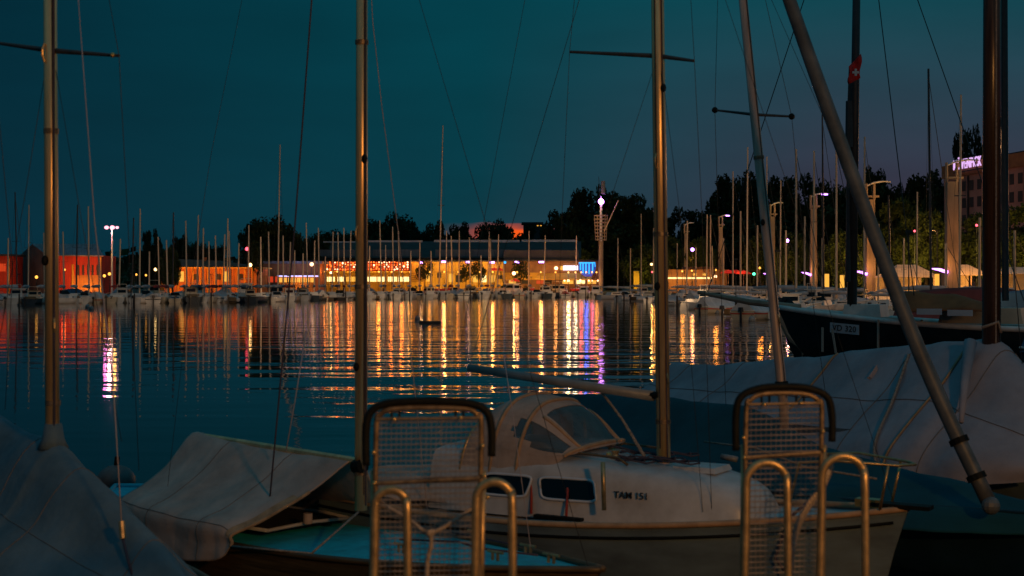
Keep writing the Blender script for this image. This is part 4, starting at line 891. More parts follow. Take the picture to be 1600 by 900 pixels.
for i, (px, yt, D, key) in enumerate(MR):
    r = put(key, px, D, R(20)+R(((i*37) % 80)-40), .85+.4*((i*29) % 10)/10, zat(yt, D), 0, 1.9)
    r.location.x += 0
# labels: what it is + which landmark it lies under + order among its likes there
LMK = [(16, 'the small red hut'), (60, 'the dark boathouse gable'), (125, 'the red boathouse'), (178, 'the floodlight pole'), (225, 'the pavilion corner lamps'), (290, 'the orange pavilion left half'), (360, 'the orange pavilion right half'), (425, 'the big round tree'), (465, 'the violet-lit kiosk'), (520, 'the red terrace left half'), (600, 'the red terrace right half'), (665, 'the left end of the yellow hall'), (720, 'the middle of the yellow hall'), (772, 'the yellow hall parasols'), (830, 'the left part of the brown cafe'), (890, 'the white lit sign'), (935, 'the signal tower'), (990, 'the dark quay corner trees'), (1060, 'the low lit hall'), (1120, 'the far twin pylon'), (1180, 'the fourth pylon'), (1240, 'the two-post pylon gap'), (1290, 'the third pylon'), (1360, 'the second pylon'), (1450, 'the left marquee'), (1500, 'the nearest pylon')]
from collections import defaultdict
bk = defaultdict(list)
for px, key, r in fleet:
    lm = min(LMK, key=lambda q: abs(q[0]-px))[1]; bk[(key, lm)].append((px, r))
ORD = ['first', 'second', 'third', 'fourth', 'fifth', 'sixth', 'seventh', 'eighth', 'ninth', 'tenth']
for (key, lm), l in bk.items():
    l.sort(key=lambda q: q[0])
    for i, (px, r) in enumerate(l):
        r['label'] = f"{DESC[key]} below {lm}" + ('' if len(l) == 1 else f", {ORD[i]} from left")
        r['category'] = 'sailboat' if key.startswith('sail') else 'motorboat'
# added piles with hooded lamps, put in to brighten the boats and masts
for i, (px, D, z, pw) in enumerate(((30, 190, 4.2, 420), (210, 200, 4.2, 420), (330, 204, 4.2, 420), (450, 226, 4.2, 480), (540, 244, 4.2, 520), (640, 258, 4.2, 650), (735, 272, 4.2, 650), (830, 280, 4.2, 650), (915, 290, 4.2, 420), (975, 214, 4.6, 1100), (1058, 160, 4.6, 1100), (1150, 120, 5.0, 1400), (1215, 90, 5.0, 1300), (1420, 70, 5.5, 900))):
    t = thing('added_pile_lamp', 'added timber mooring pile with a small hooded fill lamp at the edge of the moorings', 'lamp post', G(px, D, 0), 0, 'added hooded lamps on the outer mooring piles')
    MB().tube([(0, 0, -1), (0, 0, 1.6)], [.12, .10], 7).build('pile', 'bark', t); MB().tube([(0, 0, 1.6), (0, 0, z)], .03, 5).build('pole', 'wire', t); MB().box((0, -.05, z+.06), (.3, .35, .12)).build('hood', 'roof', t)
    wash(G(px, D+.25, z-.15), pw*1.7, (1, .60, .30), .25, (0, 1, .10))
# pontoons
for i, (a, b_) in enumerate((((-95, 222), (-38, 237)), ((-38, 237), (-12, 290)), ((-12, 290), (20, 318)), ((30, 205), (52, 215)))):
    a = Vector((a[0], a[1]+(6 if i < 3 else 0), 0)); b_ = Vector((b_[0], b_[1]+(6 if i < 3 else 0), 0)); d = b_-a; c = (a+b_)/2
    t = thing('pontoon', ['floating pontoon behind the boats on the left', 'floating pontoon behind the boats before the terrace', 'floating pontoon before the yellow hall', 'farthest pontoon of the right moorings', 'middle pontoon of the right moorings', 'nearest pontoon of the right moorings'][i], 'pontoon', (c.x, c.y, 0), math.atan2(d.y, d.x))
    MB().box((0, 0, .5), (d.length, 1.8, .16)).build('walkway', 'conc', t)
    for k in range(int(d.length/6)): MB().box((-d.length/2+3+k*6, 0, .16), (2.4, 1.5, .5)).build('float', 'roof', t)
    for k in range(int(d.length/14)): MB().tube([(-d.length/2+4+k*14, .75, -.5), (-d.length/2+4+k*14, .75, 2.2)], .11, 7).build('mooring_post', 'bark', t)
# mooring buoys
for i, (px, py, r, l) in enumerate(((137, 481, .32, 'double grey mooring buoy on the water left of the floodlight reflection'), (143, 484, .30, 'grey mooring buoy just below another one near the left shore'), (30, 478, .26, 'small buoy at the far left edge of the water'), (1175, 502, .30, 'pale round buoy off the dark ship bow'), (1120, 490, .26, 'pale buoy among the right moorings'), (652, 499, .22, 'small dark buoy on the orange reflections'))):
    D = H*F/(py-HZ); o = thing('buoy', l, 'buoy', G(px, D, 0)); MB().ball((0, 0, r*.4), r, 10, 7).build('float', 'fender', o, smooth=True); MB().tube([(0, 0, r*1.2), (0, 0, r*1.7)], .03, 5).build('ring', 'wire', o)
b = thing('swan_float', 'small dark marker raft floating on the orange reflections', 'raft', G(672, H*F/(505-HZ), 0)); MB().box((0, 0, .08), (1.6, .8, .16)).build('deck', 'roof', b); MB().tube([(-.5, 0, .1), (-.5, 0, .6)], .04, 5).build('post', 'wire', b); b.name = 'marker_raft'

# ------------------------------------------------------------------ black ship on the right
bow = Vector((11.2, 60, 0)); st = Vector((27.5, 50.5, 0)); ax = (bow-st); L = ax.length
S = thing('black_sailing_ship', 'black-hulled old sailing ship with pale rail and bowsprit, right middle distance', 'ship', st, math.atan2(ax.y, ax.x))
g = hull_parts(hull_rows(L, 4.4, 1.5, 1.25, 1.95, .9, .6, 1.25, 13), S, 'dark_hull', 'wood_hull', None, nu=31)
MB().tube([r[0]+Vector((0, 0, .06)) for r in g], .12, 6).tube([r[-1]+Vector((0, 0, .06)) for r in g], .12, 6).build('rail', 'white_p', S, smooth=True)
inv = root_matrix(S).inverted()
MB().tube([(L-1.0, 0, 2.0), (L+1.2, 0, 2.2), (L+3.6, 0, 2.62)], [.14, .13, .08], 8).build('bowsprit', 'pylon', S)
MB().tube([(L+.06, 0, 1.85), (L-.45, 0, .9), (L-1.2, 0, .05)], [.13, .14, .20], 6).build('cutwater', 'pylon', S)
mb = MB(); mb.box((L*.55, 0, 1.75), (3.2, 1.8, .6), 0, .92); mb.build('deckhouse', 'cream_f', S)
mb = MB(); mb.box((L*.80, 0, 1.9), (1.6, 1.3, .5), 0, .9); mb.build('fore_hatch', 'white_p', S)
tm = P(1331, 488, 58.0); topm = P(1342, -260, 57)
S_m = MB().tube([tm, topm], [.20, .13], 10).build('mast', 'alu_dark', S, True, smooth=True)
MB().tube([P(1327, 230, 57.6), P(1328, 158, 57.6)], .17, 8).build('furled_sail', 'alu_dark', S, True)
MB().tube([P(1325, 440, 57.8), P(1328, 155, 57.8), P(1328, 105, 57.8)], [.12, .10, .05], 6).build('topmast', 'alu_dark', S, True)
for q in ((1105, 458, 63), (1600, 470, 52), (1430, 476, 55)): MB().tube([topm, P(*q)], .02, 4).build('stay', 'wire', S, True)
# olive boom tent
rows = []
for x, y0, y1, D in ((1395, 470, 484, 56), (1420, 457, 486, 55.5), (1465, 460, 486, 55), (1500, 462, 484, 54.3), (1540, 476, 484, 53.5)):
    a, r_ = P(x, y1, D-1.2), P(x, y0, D); c = G(x, D+1.3, a.z); rows.append([a, a.lerp(r_, .6)+Vector((0, 0, .1)), r_, c.lerp(r_, .6)+Vector((0, 0, .1)), c])
MB().grid(wrinkle(loft(rows, 24, 13), .10, .8, 5)).build('boom_tent', 'olive', S, True, smooth=True, thick=.03)
for i, (x, y0, y1) in enumerate(((1285, 512, 550), (1300, 514, 552), (1372, 500, 545), (1440, 500, 545), (1470, 500, 545))):
    MB().tube([P(x, y0, 55.6), P(x+(6 if i == 1 else 0), y1, 55.2)], .05, 5).build('hanging_rope', 'rope', S, True)
for x, y in ((1452, 487), (1500, 489)): 
    q = P(x, y, 52.6); MB().box(q, (.9, .1, .22), S.rotation_euler.z).build('porthole', 'pale_band', S, True)
hd = ax.normalized(); q = P(1280, 506, 57.2)
# name plate lies on the hull side facing the camera
near = Vector((hd.y, -hd.x, 0)); near = near if near.y < 0 else -near
def hull_y(rows, x, z):   # local half breadth near x, z
    best = min(rows, key=lambda r: abs(r[0].x-x)); pts = sorted([p for p in best[:11]], key=lambda p: abs(p.z-z)); return abs(pts[0].y), best
lx = L-2.6; hy, _ = hull_y(g, lx, 1.2); hy2, _ = hull_y(g, lx-1.3, 1.2); sgn = 1 if (Matrix.Rotation(S.rotation_euler.z, 3, 'Z') @ Vector((0, 1, 0))).y < 0 else -1
pa = Vector((lx, sgn*(hy+.10), 1.22)); pb = Vector((lx-1.3, sgn*(hy2+.10), 1.14))
wa, wb = root_matrix(S) @ pa, root_matrix(S) @ pb
pl = MB(); upv = Vector((0, 0, .20)); pl.quad(wa-upv, wb-upv, wb+upv, wa+upv); pl.build('name_plate', 'pale_band', S, True, thick=.03)
mid = (wa+wb)/2; xd = (wb-wa).normalized(); nn = xd.cross(Vector((0, 0, 1)))
text_mesh('VD 320', .33, 'name_lettering', 'black_t', S, frame(mid+nn*.03, xd, (0, 0, 1)), .005, 1.1)
wash((20, 41, 5.2), 260, (1, .50, .2), .3, (-.2, 1, -.15))  # unseen spot added to warm the ship's side
# flag
fl = thing('flag', 'red flag with a white cross hanging on the dark ship mast', 'flag', P(1338, 104, 57.3))
rows = []
for k in range(7):
    u = k/6; rows.append([P(1345-19*u+2*math.sin(v*6), 84+20*u+v*(38-10*u), 56.3-.10*math.sin(u*7+v*3)) for v in [j/6 for j in range(7)]])
MB().grid(rows).build('cloth', 'flagred', fl, True, smooth=True, thick=.01)
c = P(1337, 113, 56.12)
MB().box(c, (.26, .02, .09)).box(c+Vector((0, -.012, 0)), (.09, .02, .28)).build('white_cross', 'flagwhite', fl, True)
# tarps and hull bits of boats behind the black ship
def covboat(name, label, a, b_, B, hz_, hm, cm, hullm='white_f', mast=None):
    a, b_ = Vector(a), Vector(b_); ax_ = b_-a; L_ = ax_.length; t = thing(name, label, 'boat', (a.x, a.y, 0), math.atan2(ax_.y, ax_.x))
    g_ = hull_parts(hull_rows(L_, B, .9, .85, 1.15, .4, .8, .8, 9), t, hullm, 'white_f', 'white_p', .04, nu=15); cv = []
    for u, h_ in ((.02, hz_*.8), (.3, hz_), (.6, hz_*.9), (.95, .25)):
        r = g_[int(u*14)]; p, q = r[0], r[-1]; c_ = (p+q)/2+Vector((0, 0, h_)); cv.append([p+Vector((0, .05, -.15)), p.lerp(c_, .5)+Vector((0, 0, -.05)), c_, q.lerp(c_, .5)+Vector((0, 0, -.05)), q+Vector((0, -.05, -.15))])
    MB().grid(wrinkle(loft(cv, 20, 13), .07, 1.0, L_)).build('cover', cm, t, smooth=True, thick=.02)
    return t
covboat('covered_boat', 'boat under a maroon cover behind the olive boom tent', (24, 88, 0), (34, 80, 0), 2.8, 1.9, 0, 'maroon')
covboat('covered_boat', 'boat under a dark blue cover just left of the brown wooden mast', (25.5, 76, 0), (33, 70, 0), 2.6, 1.9, 0, 'blue_c', 'navy_hull')
covboat('covered_boat', 'blue boat with pale stripe at the right edge behind the brown mast', (17.2, 47.5, 0), (26, 42, 0), 2.6, .6, 0, 'blue_c', 'navy_hull')
t = thing('sailboat', 'dark-masted yacht hidden behind the brown wooden mast', 'sailboat', (24.6, 66, 0), 0.2); hull_parts(hull_rows(9, 2.8, .9, .85, 1.2, .4, .7, .9, 9), t, 'navy_hull', 'white_f', 'white_p', nu=13)
MB().tube([P(1571, 470, 71), P(1568, -200, 71)], .18, 8).build('mast', 'alu_dark', t, True)

# ------------------------------------------------------------------ foreground boats
def stay(name, pts, r, m, root): return MB().tube(pts, r, 6).build(name, m, root, True, smooth=True)
# --- centre cabin sailboat
bow = Vector((3.47, 12.45, 0)); d3 = Vector((-.86, .51, 0)).normalized(); L3 = 5.9; st = bow+d3*L3
C = thing('cabin_sailboat', 'white cabin sailboat with beige sprayhood in the centre foreground', 'sailboat', st, math.atan2(-d3.y, -d3.x))
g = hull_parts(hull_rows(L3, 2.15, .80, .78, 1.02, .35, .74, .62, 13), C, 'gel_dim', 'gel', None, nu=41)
mb = MB()
for sd in (0, -1): mb.tube([r[sd]+Vector((0, 0, .012)) for r in g], .028, 8)
mb.build('toe_rail', 'hood_trim', C, smooth=True)
mb = MB()
for sd in (0, -1): mb.tube([Vector((r[sd].x, r[sd].y*1.004, r[sd].z-.10)) for r in g[:-1]], .014, 6)
mb.build('rubbing_strake', 'rubber', C, smooth=True)
def cl(s, off, z): return Vector((L3-s, off, z))   # s metres aft of the bow, off to port(+), local
sg3 = 1 if (Matrix.Rotation(C.rotation_euler.z, 3, 'Z') @ Vector((0, 1, 0))).y < 0 else -1   # side facing camera
rows = []
for s, hw, zt in ((1.30, .26, .99), (1.42, .36, 1.10), (1.75, .46, 1.20), (2.4, .58, 1.27), (3.1, .66, 1.32), (3.9, .68, 1.36), (4.55, .66, 1.36)):
    zb = .78; rows.append([cl(s, hw+.10, zb), cl(s, hw+.06, zb+(zt-zb)*.55), cl(s, hw, zt-.06), cl(s, hw-.10, zt-.005), cl(s, hw*.4, zt+.02), cl(s, 0, zt+.028), cl(s, -hw*.4, zt+.02), cl(s, -hw+.10, zt-.005), cl(s, -hw, zt-.06), cl(s, -hw-.06, zb+(zt-zb)*.55), cl(s, -hw-.10, zb)])
gc = loft(rows, 40, 41); mb = MB().grid(gc); i = len(mb.v); mb.v += gc[0]; mb.f.append(tuple(range(i, i+41))); mb.v += gc[-1]; mb.f.append(tuple(range(i+41, i+82)))
cabin = mb.build('cabin', 'gel', C, smooth='auto')
def wallpt(s, f):  # point on camera-side cabin wall, f 0 bottom .. 1 top
    u = None
    best = min(gc, key=lambda r: abs((L3-r[0].x)-s)); k = 1+int(7*f) ; fr = 1+7*f-int(1+7*f); seq = best[:14]
    p = seq[min(k, 12)].lerp(seq[min(k+1, 13)], fr); return Vector((L3-s, p.y, p.z))
def window(s0, s1, z0, z1, slope):
    pts = []; n = 36
    for k in range(n):
        a = 2*math.pi*k/n; e = .32
        cx = math.copysign(abs(math.cos(a))**e, math.cos(a)); cy = math.copysign(abs(math.sin(a))**e, math.sin(a))
        s = (s0+s1)/2+cx*(s1-s0)/2+(cy*slope); z = (z0+z1)/2+cy*(z1-z0)/2
        rr = min(gc, key=lambda r: abs((L3-r[0].x)-s)); ys = [abs(p.y) for p in rr[:14] ]; zs_ = [p.z for p in rr[:14]]
        y = ys[0]
        for q in range(13):
            if zs_[q] <= z <= zs_[q+1]: y = ys[q]+(ys[q+1]-ys[q])*(z-zs_[q])/(zs_[q+1]-zs_[q]+1e-9)
        pts.append(Vector((L3-s, sg3*(y+.012), z)))
    return pts
for s0, s1 in ((2.72, 3.28), (3.40, 3.92)):
    p = window(s0, s1, .965, 1.165, -.03 if s0 > 3 else .02); w = MB(); w.poly(p); w.build('window', 'glass', C, thick=.012)
    MB().tube([q+Vector((0, sg3*.004, 0)) for q in p]+[p[0]], .013, 6).build('window_frame', 'pale_band', C, smooth=True)
    # same windows on the far side
    MB().poly([Vector((q.x, -q.y, q.z)) for q in p]).build('window', 'glass', C, thick=.012)
pA = window(2.2, 2.55, 1.0, 1.1, 0); c0 = Vector((L3-2.36, 0, 0)); yy = sum(abs(q.y) for q in pA)/len(pA)+.012
Mw = root_matrix(C); wc = Mw @ Vector((L3-2.37, sg3*yy, 1.045)); xd = (Mw.to_3x3() @ Vector((1, 0, 0))); xd = xd if xd.x > 0 else -xd
rr0 = min(gc, key=lambda r: abs((L3-r[0].x)-2.2)); rr1 = min(gc, key=lambda r: abs((L3-r[0].x)-2.55))
xw = (Mw @ Vector((L3-2.2, sg3*abs(rr0[4].y), 1.0)))-(Mw @ Vector((L3-2.55, sg3*abs(rr1[4].y), 1.0)))
text_mesh('TAM 151', .088, 'name_lettering', 'black_t', C, frame(wc, xw, (0, 0, 1)), .004, 1.0)
# cabin roof details
mb = MB(); mb.box(cl(3.55, 0, 1.41), (.9, .62, .06), 0, .96); mb.build('sliding_hatch', 'gel', C)
mb = MB(); mb.box(cl(1.95, 0, 1.26), (.45, .42, .05), 0, .9); mb.build('fore_hatch', 'gel', C)
for sy in (-1, 1): MB().tube([cl(2.5, sy*.46, 1.30), cl(2.6, sy*.46, 1.36), cl(3.3, sy*.50, 1.40), cl(3.4, sy*.50, 1.35)], .014, 6).build('grab_rail', 'wood_hull', C, smooth=True)
ms = 2.36
MB().tube([cl(ms, 0, 1.24), cl(ms, 0, 1.30)], .11, 12).build('mast_step', 'steel', C)
base = P(1037, 724, bow.y+d3.y*ms); top = P(1023, -330, bow.y+d3.y*ms+.05)
MB().tube([base, top], [.068, .060], 14).build('mast', 'alu', C, True, smooth=True)
fit_mast(base, top, .066, C, (.4, .8, 1.7, 2.2, 2.9, 3.6, 4.8), -1)
tr = (top-base).normalized(); MB().tube([base+Vector((.03, -.066, 0)), base+Vector((.03, -.066, 0))+tr*7.5], .008, 5).build('halyard', 'rope_dark', C, True)
sp = P(1028, 86, base.y); MB().tube([P(891, 81, base.y+.5), sp+Vector((0, .05, 0)), P(1084, 95, base.y-.35)], [.014, .024, .014], 8).build('spreader', 'alu_dark', C, True)
boomend = P(733, 575, base.y+1.35)
MB().tube([P(1022, 619, base.y+.05), boomend], [.050, .042], 12).build('boom', 'spar_pale', C, True, smooth=True)
MB().tube([P(1030, 617, base.y-.02), P(1016, 618, base.y+.06)], .035, 8).build('gooseneck', 'rubber', C, True)
MB().tube([P(935, 606, base.y+.5), P(972, 655, base.y+.3), P(1012, 722, base.y+.05)], [.012, .014, .02], 6).build('boom_vang', 'rope', C, True)
for nm, pts, r in (('shroud', [P(903, -60, base.y+.45), P(890, 81, base.y+.5), P(878, 340, base.y+.7), P(868, 640, base.y+1.0)], .0030), ('shroud', [P(1076, -60, base.y-.3), P(1085, 95, base.y-.35), P(1097, 340, base.y-.5), P(1112, 800, base.y-.8)], .0030),
    ('lower_shroud', [P(1022, 105, base.y+.05), P(948, 330, base.y+.4), P(880, 640, base.y+.9)], .0026), ('lower_shroud', [P(1034, 110, base.y-.05), P(1062, 330, base.y-.3), P(1098, 800, base.y-.8)], .0026), ('backstay', [P(985, -200, base.y+.2), P(820, 0, base.y+1.2), P(757, 340, base.y+1.5), P(700, 640, base.y+1.9)], .0026), ('forestay', [P(1040, -330, base.y), P(1120, 0, base.y-.4), P(1240, 420, base.y-.9), P(1405, 795, base.y-1.3)], .0026)):
    if nm == 'forestay': pts = [top, Mw @ cl(.12, 0, 1.05)]
    stay(nm, pts, r, 'wire', C)
stay('topping_lift', [boomend, P(905, 0, base.y+.7), top], .0035, 'wire', C)
# bunched lines, winches
mb = MB(); rnd = random.Random(5)
for k in range(9):
    c = cl(ms+rnd.uniform(-.25, .45), rnd.uniform(-.35, .35), 1.31+rnd.uniform(0, .03)); r_ = rnd.uniform(.05, .13)
    mb.tube([c+Vector((math.cos(a*.7)*r_*(1+.1*a), math.sin(a*.7)*r_*.8, .012*math.sin(a*2.1)+.01)) for a in range(13)], .009, 5)
mb.build('coiled_lines', 'rope_dark', C, smooth=True)
mb = MB(); mb.tube([cl(3.1, .1, 1.40), cl(2.9, .22, 1.37), cl(2.65, .05, 1.36), cl(2.45, .15, 1.34)], .012, 6).tube([cl(3.9, sg3*.5, 1.40), cl(3.3, sg3*.40, 1.37), cl(2.9, sg3*.30, 1.36)], .007, 6); mb.build('control_lines', 'rope_dark', C, smooth=True)
for s, o in ((2.75, sg3*.22), (3.05, -sg3*.3)): MB().tube([cl(s, o, 1.32), cl(s, o, 1.36), cl(s, o, 1.40)], [.05, .032, .045], 12).build('winch', 'steel', C)
MB().ball(cl(2.78, sg3*.30, 1.36), .03).build('deck_fitting', 'brass', C)
p0 = Mw @ cl(2.55, sg3*.90, .80); MB().tube([P(944, 797, p0.y), P(942, 722, p0.y)], .022, 10).build('stanchion', 'steel', C, True, smooth=True)
for s in (3.6, 4.6): MB().tube([cl(s, -sg3*.98, .8), cl(s, -sg3*.98, 1.35)], .012, 8).build('stanchion', 'steel', C, smooth=True)
for p_, q_ in ((cl(3.35, sg3*.80, .82), cl(3.42, sg3*.66, 1.30)), (cl(2.95, sg3*.84, .82), cl(3.0, sg3*.72, 1.08))): MB().tube([p_, q_], .013, 6).build('fender_line', 'rope_red', C, smooth=True)
MB().box(cl(3.0, sg3*.90, .825), (.5, .07, .03)).build('jib_track', 'rubber', C)
# pulpit
def pt(s, o, z): return cl(s, o, z)
mb = MB(); mb.tube([pt(.95, .42, 1.0), pt(.85, .40, 1.42), pt(.55, .34, 1.45), pt(.05, .16, 1.42), pt(-.06, 0, 1.42), pt(.05, -.16, 1.42), pt(.55, -.34, 1.45), pt(.85, -.40, 1.42), pt(.95, -.42, 1.0)], .0135, 8); mb.tube([pt(.2, .18, 1.03), pt(.12, .2, 1.42)], .0135, 8).tube([pt(.2, -.18, 1.03), pt(.12, -.2, 1.42)], .0135, 8)
mb.build('pulpit', 'steel', C, smooth=True)
MB().box(pt(.35, 0, 1.055), (.22, .12, .07)).build('bow_roller', 'brass', C); MB().box(pt(.1, 0, 1.05), (.6, .16, .035)).build('stem_plate', 'rubber', C)
mb = MB(); mb.tube([pt(.75, sg3*.40, 1.1), pt(.9, sg3*.5, .95), pt(1.0, sg3*.6, .6), pt(.7, sg3*.55, .2)], .015, 6); mb.build('mooring_line', 'rope_dark', C, smooth=True)
# sprayhood : profile along s, arched across
prof = [(2.98, 1.40, .60), (3.10, 1.52, .65), (3.26, 1.69, .68), (3.46, 1.82, .70), (3.66, 1.87, .71), (3.85, 1.86, .71), (4.0, 1.79, .71), (4.12, 1.68, .71)]
rows = []
for s, zt, hw in prof:
    zb = 1.12 if s > 3.3 else 1.12+.24*(3.3-s)/.32
    r = []
    for k in range(13):
        a = math.pi*k/12; e = .72; cx = math.copysign(abs(math.cos(a))**e, math.cos(a)); sn = math.sin(a)**e
        r.append(cl(s+(.10*(1-sn)), hw*cx, zb+(zt-zb)*sn))
    rows.append(r)
gh = wrinkle(loft(rows, 30, 37), .012, 2.0, 4.0, .3)
fm = MB(); wms = [MB(), MB(), MB()]; nv = 37
def inside(i, j):
    u = i/29; v = j/36
    if sg3 < 0: v = 1-v
    if .07 < u < .38 and .34 < v < .66: return 1            # front panel
    if .10 < u < .56-(v-.08)*.2 and .11+max(0, u-.3)*.2 < v < .25: return 2
    if .08 < u < .55 and .74 < v < .91: return 3
    return 0
for i in range(29):
    for j in range(36):
        q = (gh[i][j], gh[i][j+1], gh[i+1][j+1], gh[i+1][j]); k_ = inside(i+.5, j+.5); (wms[k_-1] if k_ else fm).quad(*q)
hood = fm.build('sprayhood', 'hood', C, thick=.012); [w_.build('clear_panel', 'film', hood) for w_ in wms]
mb = MB()
for ii in (1, 13, 19): mb.tube([p+Vector((0, 0, .012)) for p in gh[ii]], .020, 6)
for jj in (11, 25): mb.tube([gh[k][jj]+Vector((0, 0, .012)) for k in range(0, 12)], .018, 6)
mb.build('binding', 'hood_trim', hood, smooth=True)
MB().tube([p+Vector((0, 0, .0)) for p in gh[29]], .018, 6).build('hoop', 'steel', hood, smooth=True)
rows = []   # cockpit tent behind the hood, sagging to the stern
for s, zt, hw in ((4.14, 1.22, .72), (4.9, 1.10, .80), (5.75, .98, .72)):
    rows.append([cl(s, -hw-.02, .84), cl(s, -hw*.75, .84+(zt-.84)*.6), cl(s, 0, zt), cl(s, hw*.75, .84+(zt-.84)*.6), cl(s, hw+.02, .84)])
MB().grid(wrinkle(loft(rows, 14, 21), .05, 2, 9)).build('cockpit_cover', 'tarp', C, smooth=True, thick=.01)

# --- left-centre wooden boat with turquoise deck
bow = Vector((.72, 11.35, 0)); d2 = Vector((-.72, .69, 0)).normalized(); L2 = 6.5; st = bow+d2*L2
B2 = thing('wooden_keelboat', 'wooden keelboat with turquoise deck and grey cover over its boom', 'sailboat', st, math.atan2(-d2.y, -d2.x))
g = hull_parts(hull_rows(L2, 1.75, .58, .56, .72, .35, .60, .9, 13), B2, 'wood_hull', 'deck_teal', 'wood_hull', .03, .02, nu=41)
Mw2 = root_matrix(B2); sg2 = 1 if (Matrix.Rotation(B2.rotation_euler.z, 3, 'Z') @ Vector((0, 1, 0))).y < 0 else -1
def c2(s, off, z): return Vector((L2-s, off, z))
mb = MB(); mb.tube([c2(3.75, -.50, .64), c2(3.70, 0, .67), c2(3.75, .50, .64)], .018, 8)
for sy in (-1, 1): mb.tube([c2(3.75, sy*.50, .64), c2(4.2, sy*.56, .64), c2(5.8, sy*.42, .64)], .018, 8)
mb.build('coaming', 'gel', B2, smooth=True)
mb = MB(); mb.poly([c2(3.8, -.46, .625), c2(3.8, .46, .625), c2(4, .52, .625), c2(5.8, .42, .625), c2(5.8, -.42, .625), c2(4, -.52, .625)]); mb.build('cockpit', 'cockpit_shade', B2, thick=.02)  # flat black sheet standing in for the shade inside the open cockpit
mB = bow+d2*2.93; mbase = P(564, 797, mB.y); mtop = P(566, -300, mB.y)
MB().tube([mbase, mtop], [.060, .052], 14).build('mast', 'alu', B2, True, smooth=True)
MB().tube([mbase+Vector((.05, -.045, .05)), mbase+Vector((.05, -.045, 7))], .007, 5).build('halyard', 'rope_dark', B2, True)
MB().tube([P(567, 728, mB.y-.05), P(556, 729, mB.y+.03)], .07, 10).build('mast_collar', 'rubber', B2, True)
ring = mbase+Vector((0, 0, .18)); 
bA, bB = P(556, 716, mB.y+.1), P(308, 674, mB.y+2.1)
MB().tube([P(562, 722, mB.y), bB+Vector((.05, -.05, -.05))], .04, 10).build('boom', 'alu', B2, True)
rows = []
for u in (0, .12, .3, .5, .7, .88, 1.0):
    rd = bA.lerp(bB, u)+Vector((0, 0, -.04*math.sin(math.pi*u)))
    s = 3.0+u*2.75; wdt = (1.02, 1.03, 1.04, 1.03, .99, .92, .84)[[0, .12, .3, .5, .7, .88, 1.0].index(u)]
    ez = (.58, .44, .38, .34, .34, .38, .46)[[0, .12, .3, .5, .7, .88, 1.0].index(u)]
    s2 = s + (.62 if u == 0 else .45 if u < .2 else .25 if u < .4 else .1) 
    e1 = Mw2 @ c2(s2, sg2*wdt, ez); e2 = Mw2 @ c2(s2, -sg2*wdt, ez)
    def sg_(e, f, dz): return rd.lerp(e, f)+Vector((0, 0, dz))
    gz_ = .74 if u > .1 else .68; k1 = Mw2 @ c2(s2, sg2*(wdt-.03), gz_); rows.append([e2, sg_(e2, .78, .0), sg_(e2, .45, -.03), rd, rd.lerp(k1, .38)+Vector((0, 0, -.05)), rd.lerp(k1, .72)+Vector((0, 0, -.05)), k1, k1.lerp(e1, .5)+Vector((0, 0, -.02)), e1])
gt = wrinkle(loft(rows, 40, 41), .030, 1.6, 2.0, .35)
MB().grid(gt).build('boom_cover', 'tarp', B2, True, smooth=True, thick=.012)
MB().tube([p+Vector((.012, -.012, .004)) for p in gt[1][20:40]], .018, 6).build('cover_hem', 'seam', B2, True, smooth=True)
mb = MB(); gg = [[gt[i][j]+Vector((.004, -.014, .006)) for j in range(21, 41)] for i in (1, 2, 3, 4)]; mb.grid(gg); mb.build('cover_border', 'seam', B2, True, smooth=True)
seams(gt, B2, (14, 27), (30,)); fit_mast(mbase, mtop, .058, B2, (.35, .75, 1.35, 2.1, 2.6, 3.3, 4.4), 1)
ea = gt[0][40]; MB().tube([ea, Mw2 @ c2(2.7, sg2*.8, .60), P(560, 800, mB.y-.1)], .012, 6).build('cover_cord', 'rope', B2, True, smooth=True)
MB().ball(P(420, 787, mB.y+.2), .035).build('block', 'brass', B2, True)
stay('backstay', [P(520, -300, mB.y+.2), P(487, 0, mB.y+.25), P(461, 350, mB.y+.25), P(438, 600, mB.y+.2), P(421, 785, mB.y+.15)], .0085, 'rope_dark', B2)
stay('running_stay', [P(478, 520, mB.y+.4), P(462, 620, mB.y+.35), P(447, 705, mB.y+.3)], .0065, 'wire_lit', B2)
stay('shroud', [P(574, -160, mB.y+.02), P(582, 30, mB.y+.3), P(597, 170, mB.y+.45), P(622, 360, mB.y+.7), P(668, 800, mB.y+.6)], .0045, 'wire_lit', B2)
stay('forestay', [mtop, Mw2 @ c2(.15, 0, .72)],   .0028, 'wire', B2)
stay('shroud', [mtop, P(378, 0, mB.y+.6), P(330, 240, mB.y+.6), P(300, 430, mB.y+.6), P(262, 760, mB.y+.7)][1:], .0025, 'wire', B2)
stay('jib_halyard', [P(788, 560, mB.y-.8), P(800, 640, mB.y-.9), P(829, 855, mB.y-1.4)], .004, 'wire_lit', B2)
for s, o in ((.55, 0), (1.0, -sg2*.2), (1.0, sg2*.2), (1.9, sg2*.45), (1.9, -sg2*.45)):
    mb = MB(); q = c2(s, o, .745-.04*s*.5); mb.tube([q+Vector((-.09, 0, .03)), q+Vector((.09, 0, .03))], .013, 6).tube([q+Vector((-.03, 0, -.04)), q+Vector((-.03, 0, .03))], .014, 6).tube([q+Vector((.03, 0, -.04)), q+Vector((.03, 0, .03))], .014, 6); mb.build('cleat', 'steel', B2)
q = P(481, 818, 13.8); MB().tube([q, q+Vector((0, 0, .10))], .045, 12).build('deck_post', 'hood', B2, True)
